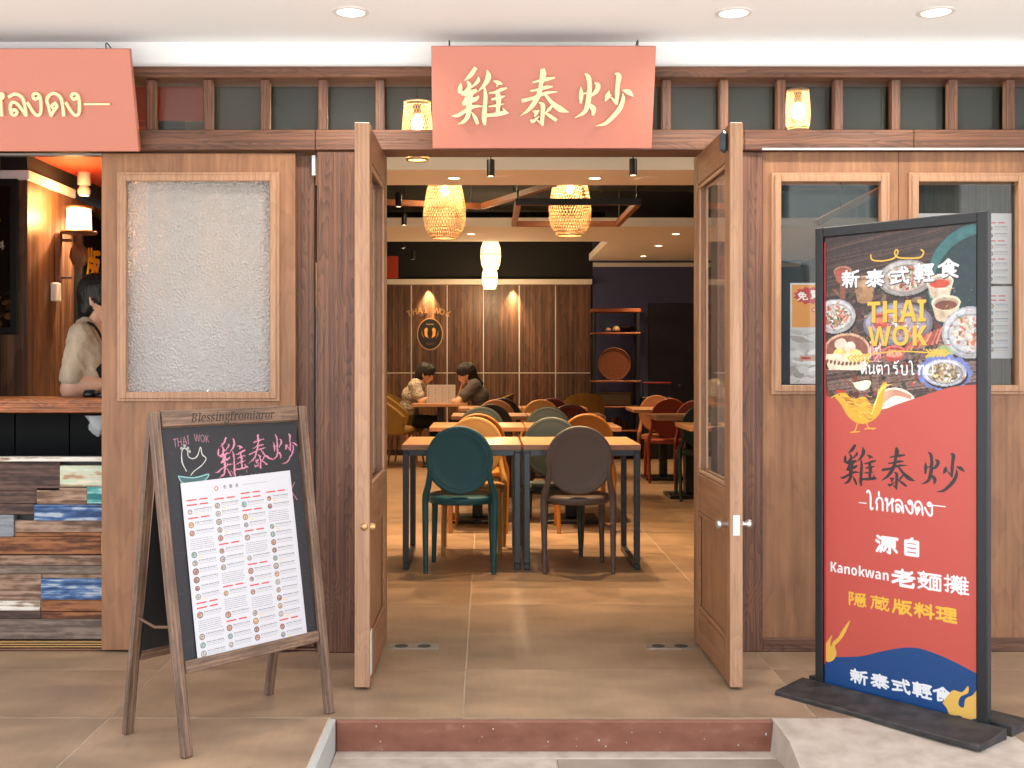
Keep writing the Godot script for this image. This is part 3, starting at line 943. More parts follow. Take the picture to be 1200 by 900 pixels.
	bpoly(c, [Vector2(979, 463), Vector2(990, 460), Vector2(1000, 468), Vector2(1014, 465), Vector2(1024, 476), Vector2(1033, 452), Vector2(1040, 449), Vector2(1037, 462), Vector2(1034, 480), Vector2(1025, 492), Vector2(1010, 497), Vector2(996, 490), Vector2(986, 474), Vector2(979, 466), Vector2(979, 463)], gold)
	for k in 60:
		var hx = 986 + rng.randf() * 36
		var hy = lerp(463.0, 492.0, rng.randf() * clamp((hx - 980) / 30.0, 0.2, 1.0))
		bline(c, [Vector2(hx, hy), Vector2(hx + 2.5, hy + 1.6), Vector2(hx + 5, hy + 1.4)], 2.0, [Color(0.55, 0.33, 0.08), Color(0.9, 0.74, 0.36), Color(0.68, 0.44, 0.1)][k % 3])
	bline(c, [Vector2(979, 464), Vector2(975, 466)], 5, gold)
	c.ell(bp(984, 463).x, bp(984, 463).y, 3, 3, Color(0.2, 0.1, 0.05))
	for k in 4: c.ell(bp(982 + k * 2.5, 459).x, bp(982 + k * 2.5, 459).y, 6, 7, Color(0.7, 0.2, 0.12))
	for k in 6: bline(c, [Vector2(1022, 486), Vector2(1028 + k, 470 - k * 3), Vector2(1030 + k * 3, 456 - k)], 2.5, Color(0.99, 0.83, 0.4))
	bline(c, [Vector2(1006, 494), Vector2(1003, 504), Vector2(1000, 507)], 5, gold)
	bline(c, [Vector2(1016, 494), Vector2(1018, 501), Vector2(1024, 503)], 5, gold)
	bline(c, [Vector2(997, 507), Vector2(1008, 506)], 4, gold)
	bline(c, [Vector2(1014, 503), Vector2(1027, 502)], 4, gold)
	# lettering
	var white = Color(0.84, 0.83, 0.83)
	var yel = Color(0.82, 0.64, 0.2)
	var bold = font("Droid Sans", 700)
	bline(c, [Vector2(1021, 299), Vector2(1023, 305), Vector2(1035, 306), Vector2(1048, 303), Vector2(1053, 296), Vector2(1051, 293), Vector2(1049, 297), Vector2(1053, 302), Vector2(1066, 303), Vector2(1079, 302), Vector2(1083, 296), Vector2(1080, 293)], 6, yel)
	var k5 = 0
	for ch in "新泰式輕食":
		var p0 = bp(987 + k5 * 28.3, [318, 317, 314, 310, 305][k5])
		glyph(c, ch, p0.x + 2, p0.y + 3, 76, 66, Color(0.2, 0.16, 0.15), 12.0)
		glyph(c, ch, p0.x, p0.y, 76, 66, white, 9.5)
		k5 += 1
	var sb = font("Droid Sans", 700)
	var a0 = bp(1017, 355)
	var a1 = bp(1086, 378)
	text(c, "THAI", sb, a0.x + 2, a1.x + 2, a0.y - 1, a1.y - 1, Color(0.3, 0.22, 0.15))
	text(c, "THAI", sb, a0.x, a1.x, a0.y - 4, a1.y - 4, yel)
	a0 = bp(1018, 383)
	a1 = bp(1087, 405)
	text(c, "WOK", sb, a0.x + 2, a1.x + 2, a0.y + 3, a1.y + 3, Color(0.3, 0.22, 0.15))
	text(c, "WOK", sb, a0.x, a1.x, a0.y, a1.y, yel)
	bline(c, [Vector2(1000, 419), Vector2(1030, 414), Vector2(1060, 412), Vector2(1108, 415)], 5, yel)
	for e in [[994, 1, 420], [1112, -1, 414]]:
		for k in 6:
			var x = e[0] + e[1] * k * 4.2
			bline(c, [Vector2(x, e[2]), Vector2(x + e[1] * 5, e[2] - 4)], 6, yel)
			bline(c, [Vector2(x, e[2]), Vector2(x + e[1] * 5, e[2] + 4)], 6, yel)
	var x = bp(1009, 430).x
	for ch in ["ต", "้", "น", "ต", "ำ", "ร", "ั", "บ", "ไ", "ท", "ย"]:
		if ch in ["้", "ั"]: thai(c, ch, x - 30, bp(1040, 428).y, 26, 32, white, 5)
		else:
			thai(c, ch, x, bp(1040, 428).y, 28, 34, white, 5.5)
			x += 34
	var bk2 = Color(0.14, 0.1, 0.1)
	brush(c, "雞", bp(985, 521).x - 12, bp(985, 521).y - 13, 195, bk2)
	brush(c, "泰", bp(1033, 525).x - 10, bp(1033, 525).y - 18, 195, bk2)
	brush(c, "炒", bp(1080, 530).x - 8, bp(1080, 530).y - 24, 195, bk2)
	x = bp(1017, 585).x
	for ch in ["ไ", "ก", "่", "ห", "ล", "ง", "ด", "ง"]:
		if ch == "่": thai(c, ch, x - 46, bp(1040, 584).y, 36, 44, white, 8)
		else:
			thai(c, ch, x, bp(1040, 584).y, 36, 48, white, 8)
			x += 36 if ch == "ไ" or ch == "ง" else 41
	c.rect(bp(1007, 589).x, bp(1007, 589).y - 2, 34, 4, white)
	c.rect(bp(1091, 592).x, bp(1091, 592).y - 2, 58, 4, white)
	var p = bp(1027, 627)
	glyph(c, "源", p.x, p.y, 92, 64, white, 11.5)
	p = bp(1058, 630)
	glyph(c, "自", p.x, p.y, 76, 62, white, 12.5)
	a0 = bp(974, 657)
	text(c, "Kanokwan", bold, a0.x, bp(1042, 680).x, a0.y + 2, a0.y + 44, white)
	k5 = 0
	for ch in "老麵攤":
		p = bp([1046, 1076, 1107][k5], [666, 669, 673][k5])
		glyph(c, ch, p.x, p.y, 92, 64, white, [11.5, 8.0, 7.5][k5])
		k5 += 1
	k5 = 0
	for ch in "隱藏版料理":
		p = bp(995 + k5 * 25.6, 693 + k5 * 4.2)
		glyph(c, ch, p.x, p.y, 78, 52, yel, [7.0, 6.5, 9.5, 9.5, 9.5][k5])
		k5 += 1
	var blue = Color(0.03, 0.225, 0.43)
	o = []
	for w in smooth_pts([Vector2(960, 768), Vector2(968, 769), Vector2(985, 770), Vector2(1010, 769), Vector2(1036, 763), Vector2(1063, 759), Vector2(1085, 762), Vector2(1115, 774), Vector2(1150, 792)], 5): o.append(bp(w.x, w.y))
	o.append(Vector2(BW + 10, BH + 5)); o.append(Vector2(-10, BH + 5))
	c.poly(o, blue)
	k5 = 0
	for ch in "新泰式輕食":
		p = bp(997 + k5 * 24.3, 783 + k5 * 5.1)
		glyph(c, ch, p.x, p.y, 74, 52, white, 9.0)
		k5 += 1
	bpoly(c, [Vector2(966, 757), Vector2(970, 752), Vector2(974, 746), Vector2(976, 745), Vector2(974, 752), Vector2(974, 758), Vector2(977, 752), Vector2(983, 747), Vector2(988, 738), Vector2(997, 727), Vector2(991, 742), Vector2(984, 752), Vector2(979, 757), Vector2(981, 765), Vector2(978, 773), Vector2(971, 776), Vector2(966, 771), Vector2(966, 757)], Color(0.82, 0.63, 0.26))
	bpoly(c, [Vector2(1105, 824), Vector2(1112, 814), Vector2(1118, 809), Vector2(1128, 811), Vector2(1135, 804), Vector2(1135, 812), Vector2(1126, 817), Vector2(1124, 826), Vector2(1130, 829), Vector2(1132, 819), Vector2(1140, 815), Vector2(1147, 808), Vector2(1149, 824), Vector2(1148, 840), Vector2(1140, 843), Vector2(1134, 846), Vector2(1126, 839), Vector2(1114, 838), Vector2(1110, 830), Vector2(1105, 824)], Color(0.82, 0.64, 0.3))
	return c.tex()

func menu_print(sd, w, h, cols) -> ImageTexture:
	rng.seed = sd
	var c = Canvas.new(w, h, Color(0.74, 0.725, 0.73))
	var red = Color(0.76, 0.16, 0.14)
	var grey = Color(0.47, 0.45, 0.46)
	c.ell(w * 0.3, h * 0.055, 11, 11, red)
	c.ell(w * 0.3, h * 0.055, 6, 6, Color(0.93, 0.9, 0.9))
	for k in 3: glyph(c, ["老", "泰", "食"][k], w * (0.36 + k * 0.055), h * 0.04, 18, 18, grey, 2.4)
	c.rect(w * 0.53, h * 0.05, w * 0.24, 3, Color(0.6, 0.58, 0.59))
	var cw = (w - 30.0) / cols
	for k in cols:
		var x = 22 + k * cw
		var y = h * 0.1 + (k % 2) * 10.0
		while y < h - 30:
			if rng.randf() < 0.16 or y < h * 0.13:
				c.rect(x, y, cw * 0.36, 6, red); c.rect(x + cw * 0.46, y, cw * 0.3, 6, red)
				y += 22
			elif rng.randf() < 0.93:
				var dish: Color = [Color(0.6, 0.42, 0.33), Color(0.45, 0.55, 0.51), Color(0.58, 0.52, 0.47), Color(0.7, 0.53, 0.36), Color(0.52, 0.34, 0.31), Color(0.64, 0.6, 0.57)][rng.randi() % 6]
				var r = rng.randf_range(13, 17)
				c.ell(x + 14, y + 12, r, r * 0.9, dish.darkened(0.35)); c.ell(x + 14, y + 12, r * 0.78, r * 0.68, dish.lightened(0.12))
				for q in 9: c.ell(x + 14 + rng.randf_range(-7, 7), y + 12 + rng.randf_range(-6, 6), 3, 2.4, [dish.darkened(0.3), dish, Color(0.72, 0.68, 0.62), Color(0.62, 0.3, 0.22)][q % 4])
				for l in 3:
					var tx = x + 36
					while tx < x + cw * 0.86:
						var ww = rng.randf_range(3, 7)
						c.rect(tx, y + l * 8 + rng.randf_range(-0.5, 0.5), ww, 3.5 if l == 0 else 2.4, grey if l else grey.darkened(0.25))
						tx += ww + rng.randf_range(2, 4)
				if rng.randf() < 0.25: c.rect(x + 40, y + 24, 20, 4, Color(0.88, 0.68, 0.2))
				y += 38
			else:
				for l in 6:
					var tx = x
					while tx < x + cw * 0.8:
						var ww = rng.randf_range(3, 8)
						c.rect(tx, y, ww, 2.6, grey)
						tx += ww + rng.randf_range(2, 5)
					y += 9
				y += 6
	return c.tex()

const AF_L := Vector3(-0.963, 0, -3.53)
const AF_R := Vector3(-0.552, 0, -4.0)
const AF_T := Vector3(-1.085, 1.085, -3.65)
func ap(px, py, w, h) -> Vector2:
	var q = on_plane(px, py, AF_L, AF_R - AF_L, AF_T - AF_L)
	return Vector2((q.x - 0.03) / 0.94 * w, (0.975 - q.y) / 0.725 * h)

func chalk_print() -> ImageTexture:
	rng.seed = 11
	var w = 600
	var h = 812
	var c = Canvas.new(w, h, Color(0.115, 0.105, 0.115))
	for k in 260:
		var x = rng.randf() * w
		var y = rng.randf() * h
		c.stroke([Vector2(x, y), Vector2(x + rng.randf_range(-60, 60), y + rng.randf_range(-18, 18))], rng.randf_range(1, 7), Color(0.115, 0.105, 0.115).lerp(Color(0.17, 0.16, 0.17), rng.randf()))
	var pink = Color(0.72, 0.42, 0.5)
	for k in 3:
		var p = ap([241, 284, 314][k], [502, 498, 497][k], w, h)
		for pass_ in 2: brush(c, ["雞", "泰", "炒"][k], p.x, p.y, [178, 160, 150][k], pink.lightened(0.12 * pass_), 0.5 - 0.2 * pass_, 3.2)
	var sf = font("Droid Sans")
	var p1 = ap(196, 512, w, h)
	text(c, "THAI", sf, p1.x, p1.x + 66, p1.y - 18, p1.y + 12, Color(0.6, 0.4, 0.44), 0.0, 10)
	text(c, "WOK", sf, p1.x + 88, p1.x + 150, p1.y - 32, p1.y - 6, Color(0.6, 0.4, 0.44), 0.0, -8)
	# hen in a bowl
	var line = Color(0.72, 0.7, 0.66)
	for pass_ in 2:
		var hen = []
		for q in [[212, 545], [207, 534], [206, 522], [209, 517], [213, 520], [215, 527], [220, 530], [226, 526], [230, 516], [232, 525], [237, 530], [231, 538], [222, 545], [218, 550]]:
			hen.append(ap(q[0] + rng.randf_range(-0.5, 0.5), q[1] + rng.randf_range(-0.5, 0.5), w, h))
		c.stroke(smooth_pts(hen, 4), 3.2, line)
	for q in [[206, 517], [210, 514], [214, 517], [216, 521]]:
		var e = ap(q[0], q[1], w, h)
		c.ell(e.x, e.y, 6, 6, line.darkened(0.2))
	var bowl = []
	for q in [[202, 551], [222, 553], [240, 549], [233, 558], [220, 562], [207, 559], [202, 551]]: bowl.append(ap(q[0], q[1], w, h))
	bowl = smooth_pts(bowl, 4)
	c.poly(bowl, Color(0.22, 0.34, 0.34))
	c.stroke(bowl, 4, Color(0.5, 0.66, 0.64))
	# the word half hidden by the sheet, and the K beside it
	var x = ap(268, 556, w, h).x
	for ch in ["ไ", "ก", "่", "ห", "ล", "ง"]:
		thai(c, ch, x, ap(300, 549, w, h).y, 26, 40, pink.darkened(0.2), 3)
		x += 30
	var kk = ap(341, 562, w, h)
	c.stroke([kk + Vector2(22, -4), kk + Vector2(0, 26), kk + Vector2(26, 62)], 4, pink.darkened(0.1))
	return c.tex()

func emblem_print() -> ImageTexture:
	rng.seed = 8
	var c = Canvas.new(192, 232, Color(0.05, 0.035, 0.025))
	var g = Color(0.85, 0.6, 0.25)
	text(c, "THAI WOK", font("Droid Sans", 700), 66, 126, 36, 46, Color(0.8, 0.68, 0.5))
	for s in [-1.0, 1.0]:
		c.poly([Vector2(96 + s * 12, 150), Vector2(96 + s * 42, 130), Vector2(96 + s * 46, 80), Vector2(96 + s * 30, 66), Vector2(96 + s * 16, 76), Vector2(96 + s * 22, 110)], g)
		for k in 5: c.stroke([Vector2(96 + s * (48 + k * 4), 150 - k * 6), Vector2(96 + s * (66 + k), 84 + k * 8)], 2.5, g.darkened(0.35))
	c.ell(96, 84, 13, 18, Color(0.02, 0.02, 0.02))
	c.ell(96, 150, 16, 14, Color(0.12, 0.1, 0.2))
	c.rect(60, 184, 72, 3, g.darkened(0.4)); c.rect(70, 194, 52, 3, g.darkened(0.4))
	return c.tex()

func wall_poster_print(sd) -> ImageTexture:
	rng.seed = sd
	var c = Canvas.new(256, 512, Color(0.06, 0.045, 0.035))
	var p = Color(0.85, 0.62, 0.15)
	glyph(c, "版", 20, 90, 100, 84, p, 15)
	brush(c, "炒", 130, 80, 110, p, 1.6)
	for k in 6: glyph(c, ["新", "老", "食", "自", "理", "料"][k], 20 + k * 38, 200, 30, 30, Color(0.7, 0.66, 0.6), 4)
	for k in 4: glyph(c, ["食", "式", "自", "新"][k], 40 + k * 38, 244, 30, 30, Color(0.7, 0.66, 0.6), 4)
	for k in 90: c.ell(rng.randf() * 256, 330 + rng.randf() * 180, rng.randf_range(4, 22), rng.randf_range(3, 12), Color(0.1, 0.07, 0.04).lerp(Color(0.6, 0.42, 0.26), rng.randf() * rng.randf()), rng.randf() * 3)
	return c.tex()

func free_poster_print() -> ImageTexture:
	rng.seed = 19
	var c = Canvas.new(224, 640, Color(0.78, 0.765, 0.765))
	c.rect(12, 12, 212, 270, Color(0.85, 0.56, 0.2))
	var star = []
	for k in 24: star.append(Vector2(120, 80) + Vector2(cos(TAU * k / 24), sin(TAU * k / 24) * 0.55) * (104 if k % 2 else 84))
	c.poly(star, Color(0.7, 0.12, 0.1))
	glyph(c, "免", 44, 58, 68, 52, Color(0.95, 0.93, 0.9), 8)
	glyph(c, "費", 120, 46, 74, 54, Color(0.95, 0.93, 0.9), 6)
	c.ell(150, 170, 18, 14, Color(0.72, 0.3, 0.16))
	c.ell(150, 170, 9, 7, Color(0.9, 0.75, 0.5))
	for k in 60: c.ell(rng.randf() * 224, 300 + rng.randf() * 320, rng.randf_range(14, 70), rng.randf_range(6, 26), Color(0.62, 0.58, 0.56).lerp(Color(0.93, 0.92, 0.92), rng.randf()), rng.randf_range(-0.3, 0.3))
	c.rect(60, 460, 150, 34, Color(0.76, 0.6, 0.5)); c.rect(70, 470, 60, 14, Color(0.7, 0.2, 0.16))
	return c.tex()

# ---------------------------------------------------------------- pieces
func origin_of(n: Node) -> Vector3:
	var o = Vector3.ZERO
	while n != self and n is Node3D:
		o += n.position
		n = n.get_parent()
	return o

# a box in room coordinates as a child of an unturned thing
func bw(parent, called, x0, x1, y0, y1, d0, d1, m, b := 0.003) -> MeshInstance3D:
	var c = Vector3((x0 + x1) / 2.0, (y0 + y1) / 2.0, -(d0 + d1) / 2.0)
	return bx(parent, called, c - origin_of(parent), Vector3(abs(x1 - x0), abs(y1 - y0), abs(d1 - d0)), m, b)

# a straight bar between two points; its mesh runs along its own y
func bar(parent, called, a: Vector3, b: Vector3, w, t, m, side := Vector3.RIGHT, bev := 0.003) -> MeshInstance3D:
	var y = (b - a).normalized()
	var x = (side - y * side.dot(y)).normalized()
	var o = put(parent, called, box_mesh(Vector3(w, (b - a).length(), t), bev), m, (a + b) / 2.0)
	o.basis = Basis(x, y, x.cross(y))
	return o

# a flat ring of four boards round an opening, as one mesh (room coordinates)
func ring(x0, x1, y0, y1, hx0, hx1, hy0, hy1, d0, d1, o: Vector3, b := 0.002) -> MB:
	var m = MB.new()
	var z = -(d0 + d1) / 2.0
	var t = abs(d1 - d0)
	m.box(Vector3((x0 + hx0) / 2, (y0 + y1) / 2, z) - o, Vector3(hx0 - x0, y1 - y0, t), b)
	m.box(Vector3((x1 + hx1) / 2, (y0 + y1) / 2, z) - o, Vector3(x1 - hx1, y1 - y0, t), b)
	m.box(Vector3((hx0 + hx1) / 2, (y1 + hy1) / 2, z) - o, Vector3(hx1 - hx0, y1 - hy1, t if b == 0.0 else t - 0.001), b)
	m.box(Vector3((hx0 + hx1) / 2, (y0 + hy0) / 2, z) - o, Vector3(hx1 - hx0, hy0 - y0, t if b == 0.0 else t - 0.001), b)
	return m

func window_in(parent, hx0, hx1, hy0, hy1, front, frame_mat, pane_m, w := 0.036):
	# stepped wooden moulding round a pane; front: distance of the panel's face
	var o = origin_of(parent)
	var fr = put(parent, "window_frame", ring(hx0, hx1, hy0, hy1, hx0 + w, hx1 - w, hy0 + w, hy1 - w, front - 0.012, front + 0.03, o), frame_mat)
	put(fr, "inner_bead", ring(hx0 + 0.012, hx1 - 0.012, hy0 + 0.012, hy1 - 0.012, hx0 + w + 0.004, hx1 - w - 0.004, hy0 + w + 0.004, hy1 - w - 0.004, front - 0.02, front - 0.0121, o, 0.003), frame_mat)
	var p = MB.new()
	p.quad_uv(Vector3(hx0 + w, hy0 + w, -(front + 0.018)) - o, Vector3(hx1 - hx0 - 2 * w, 0, 0), Vector3(0, hy1 - hy0 - 2 * w, 0), Vector3.BACK)
	if pane_m == M["pebbled_glass"]:
		p = MB.new()
		p.box(Vector3((hx0 + hx1) / 2, (hy0 + hy1) / 2, -(front + 0.018)) - o, Vector3(hx1 - hx0 - 2 * w + 0.004, hy1 - hy0 - 2 * w + 0.004, 0.006))
	put(parent, "pane", p, pane_m)

func letter_mesh(strokes: Array, th: float) -> MB:
	# strokes: arrays of Vector3(x, y, width) in metres; each a ribbon with its own front plane so that none coincide
	var m = MB.new()
	var lift = 0.0
	for st in strokes:
		var lft = PackedVector2Array()
		var rgt = []
		for k in st.size():
			var a = st[max(k - 1, 0)]
			var b = st[min(k + 1, st.size() - 1)]
			var dir = Vector2(b.x - a.x, b.y - a.y).normalized()
			var nn = dir.orthogonal() * st[k].z * 0.5
			var p = Vector2(st[k].x, st[k].y)
			if k == 0: p -= dir * st[k].z * 0.3
			if k == st.size() - 1: p += dir * st[k].z * 0.3
			lft.append(p + nn); rgt.append(p - nn)
		# quad by quad, so that loops are fine
		for k in st.size() - 1:
			var z = th + lift + 0.00004 * k
			var q = [lft[k], lft[k + 1], rgt[k + 1], rgt[k]]
			var c = []
			for e in q: c.append(Vector3(e.x, e.y, z))
			m.quad(c[0], c[1], c[2], c[3], Vector3.BACK)
			for e in [[0, 1], [2, 3]]:
				var n2 = (q[e[0]] - (q[0] + q[1] + q[2] + q[3]) / 4.0)
				m.quad(c[e[0]], c[e[1]], Vector3(q[e[1]].x, q[e[1]].y, 0.001), Vector3(q[e[0]].x, q[e[0]].y, 0.001), Vector3(n2.x, n2.y, 0))
		for e in [0, st.size() - 1]:
			var z = th + lift
			m.quad(Vector3(lft[e].x, lft[e].y, z), Vector3(rgt[e].x, rgt[e].y, z), Vector3(rgt[e].x, rgt[e].y, 0.001), Vector3(lft[e].x, lft[e].y, 0.001), Vector3(st[e].x - st[abs(e - 1)].x, st[e].y - st[abs(e - 1)].y, 0))
		lift += 0.0004
	return m

# ---------------------------------------------------------------- the scene
func _ready():
	rng.seed = 3
	camera_and_light()
	materials()
	build_ground()
	build_arcade()
	build_room()
	build_kitchen()
	build_front()
	build_doors()
	build_signs()
	build_chalkboard()
	build_banner()
	build_furniture()
	build_lamps()
	build_worker()
	build_diners()

func camera_and_light():
	var cam = Camera3D.new()
	cam.name = "camera"
	add_child(cam)
	cam.position = Vector3(0, 1.25, 0)
	cam.projection = Camera3D.PROJECTION_FRUSTUM
	cam.near = 0.1
	cam.far = 200.0
	cam.size = 2.0 * 0.1 * 450.0 / FOC
	cam.frustum_offset = Vector2(30.0, -27.0) / FOC * 0.1
	cam.current = true
	var we = WorldEnvironment.new()
	we.name = "world"
	var e = Environment.new()
	e.background_mode = Environment.BG_SKY
	var sm = ProceduralSkyMaterial.new()
	sm.sky_top_color = Color(0.85, 0.895, 0.95)
	sm.sky_horizon_color = Color(0.92, 0.94, 0.96)
	sm.sky_curve = 0.15
	sm.ground_bottom_color = Color(0.45, 0.43, 0.41)
	sm.ground_horizon_color = Color(0.6, 0.58, 0.56)
	sm.sky_energy_multiplier = 1.0
	sm.sun_angle_max = 1.0
	var sky = Sky.new()
	sky.sky_material = sm
	e.sky = sky
	e.background_energy_multiplier = 1.15
	e.tonemap_mode = Environment.TONE_MAPPER_LINEAR
	e.tonemap_exposure = 3.65
	e.sdfgi_enabled = true; e.ssao_enabled = true; e.ssil_enabled = true
	we.environment = e
	add_child(we)
	var sun = DirectionalLight3D.new()
	sun.name = "sun"
	add_child(sun)
	sun.light_energy = 1.4
	sun.light_angular_distance = 1.0
	sun.light_color = Color(1.0, 0.985, 0.96)
	sun.shadow_enabled = true
	sun.basis = Basis.looking_at(Vector3(-0.35, -1.0, 0.25), Vector3.FORWARD)

func materials():
	woods["ply"] = wood_tex(21, Color(0.44, 0.29, 0.19), Color(0.61, 0.425, 0.29), 3.0, 0.2, 0.22, 0.3) + [1.6, 0.4, 0.03]
	woods["dark"] = wood_tex(31, Color(0.25, 0.147, 0.1), Color(0.49, 0.32, 0.225), 6.0, 0.45, 0.4, 0.2) + [2.6, 0.35, 0.1]
	woods["pale"] = wood_tex(41, Color(0.55, 0.395, 0.29), Color(0.7, 0.535, 0.41), 4.0, 0.3, 0.3, 0.2) + [3.0, 0.4, 0.04]
	woods["wall"] = wood_tex(51, Color(0.235, 0.155, 0.112), Color(0.49, 0.35, 0.255), 4.0, 0.35, 0.55, 0.25) + [1.1, 0.16, 0.0]
	woods["table"] = wood_tex(61, Color(0.55, 0.4, 0.275), Color(0.73, 0.58, 0.44), 4.0, 0.3, 0.3, 0.15) + [2.4, 0.5, 0.02]
	woods["worn"] = wood_tex(91, Color(0.27, 0.2, 0.16), Color(0.52, 0.41, 0.335), 5.0, 0.3, 0.5, 0.4) + [5.0, 0.9, 0.12]
	woods["plank"] = wood_tex(81, Color(0.3, 0.19, 0.12), Color(0.62, 0.43, 0.3), 5.0, 0.4, 0.6, 0.35) + [4.0, 0.7, 0.2]
	# floor stone tiles in four tones
	for k in 4:
		var s = [Color(0.57, 0.468, 0.375), Color(0.588, 0.482, 0.388), Color(0.55, 0.448, 0.358), Color(0.575, 0.472, 0.378)][k]
		var m = noise_mat("floor_tile_%d" % k, tile_tex(100 + k * 11, s), Vector3(0.45, 0.45, 0.8), 0.34)
		m.roughness = 0.33
	noise_mat("grout", mix_tex(120, [Color(0.64, 0.56, 0.48), Color(0.72, 0.65, 0.57)], 0.03, 4, 256), 1.0, 0.9)
	noise_mat("cement", mix_tex(125, [Color(0.6, 0.535, 0.475), Color(0.65, 0.585, 0.525), Color(0.685, 0.625, 0.565)], 0.014, 6, 512, 1.3), 1.3, 0.9, 0.15)
	noise_mat("concrete", mix_tex(121, [Color(0.655, 0.645, 0.625), Color(0.705, 0.695, 0.675), Color(0.745, 0.735, 0.715)], 0.012, 6, 512, 1.2), 0.9, 0.9, 0.12)
	noise_mat("paving", mix_tex(122, [Color(0.5, 0.435, 0.375), Color(0.545, 0.48, 0.42), Color(0.58, 0.52, 0.46)], 0.01, 6, 512, 1.2), 0.7, 0.85, 0.12)
	var cm = mix_tex(123, [Color(0.42, 0.235, 0.16), Color(0.46, 0.27, 0.195), Color(0.485, 0.295, 0.22), Color(0.54, 0.37, 0.3)], 0.012, 6, 512, 1.1)
	noise_mat("maroon_paint", cm, Vector3(1.0, 2.0, 1.0), 0.6, 0.15)
	mat("white_paint", Color(0.94, 0.94, 0.94), 0.85)
	mat("cream_paint", Color(0.88, 0.85, 0.81), 0.85)
	mat("black_ceiling", Color(0.1, 0.095, 0.09), 0.8)
	mat("orange_paint", Color(0.68, 0.23, 0.11), 0.75)
	mat("navy_paint", Color(0.24, 0.26, 0.41), 0.6)
	mat("navy_door", Color(0.1, 0.105, 0.16), 0.5)
	mat("black_metal", Color(0.05, 0.05, 0.055), 0.45)
	mat("grey_steel", Color(0.23, 0.255, 0.275), 0.35, 0.3)
	mat("bright_metal", Color(0.78, 0.78, 0.77), 0.3, 0.9)
	mat("brass", Color(0.75, 0.6, 0.4), 0.35, 0.8)
	mat("gold_letter", Color(0.94, 0.83, 0.64), 0.4)
	mat("white_plastic", Color(0.85, 0.84, 0.82), 0.4)
	pane_mat("glass", Color(0.75, 0.82, 0.8, 0.06))
	pane_mat("dark_glass", Color(0.3, 0.36, 0.36, 0.25))
	# rolled, pebbled glass
	var pebble = FastNoiseLite.new()
	pebble.noise_type = FastNoiseLite.TYPE_CELLULAR
	pebble.cellular_distance_function = FastNoiseLite.DISTANCE_EUCLIDEAN
	pebble.cellular_return_type = FastNoiseLite.RETURN_DISTANCE
	pebble.frequency = 0.1
	pebble.seed = 4
	pebble.fractal_type = FastNoiseLite.FRACTAL_NONE
	pebble.domain_warp_enabled = true
	pebble.domain_warp_amplitude = 8.0
	pebble.domain_warp_frequency = 0.03
	var pim = pebble.get_image(1024, 1024)
	var pg = mat("pebbled_glass", Color(0.95, 0.935, 0.92, 0.32), 0.04)
	pg.refraction_enabled = true
	pg.refraction_scale = 0.05
	pg.heightmap_enabled = true
	pg.heightmap_texture = ImageTexture.create_from_image(pim)
	pg.heightmap_scale = 1.1
	pg.uv1_triplanar = true; pg.uv1_world_triplanar = true
	pg.uv1_scale = Vector3(0.9, 0.9, 0.9)
	pg.uv1_offset = Vector3(0.5, 0.1, 0.0)

func plank_mat(called, cols, sd, squeeze = 8, rough = 0.8) -> StandardMaterial3D:
	var t = streaks(sd, 0.03, 256, 256, squeeze)
	var o := PackedByteArray()
	o.resize(256 * 256 * 3)
	var g = noise_bytes(sd + 5, 0.03, 256, 256, 5)
	for k in 256 * 256:
		var v = clampf((t[k] / 255.0 - 0.5) * 1.6 + (g[k] / 255.0 - 0.5) * 1.0 + 0.5, 0, 0.999) * (cols.size() - 1)
		var c: Color = cols[int(v)].lerp(cols[int(v) + 1], v - int(v))
		o[k * 3] = int(c.r * 255); o[k * 3 + 1] = int(c.g * 255); o[k * 3 + 2] = int(c.b * 255)
	var im = Image.create_from_data(256, 256, false, Image.FORMAT_RGB8, o)
	im.rotate_90(CLOCKWISE)
	return noise_mat(called, ImageTexture.create_from_image(im), Vector3(1.4, 5.0, 3.0), rough, 0.15)

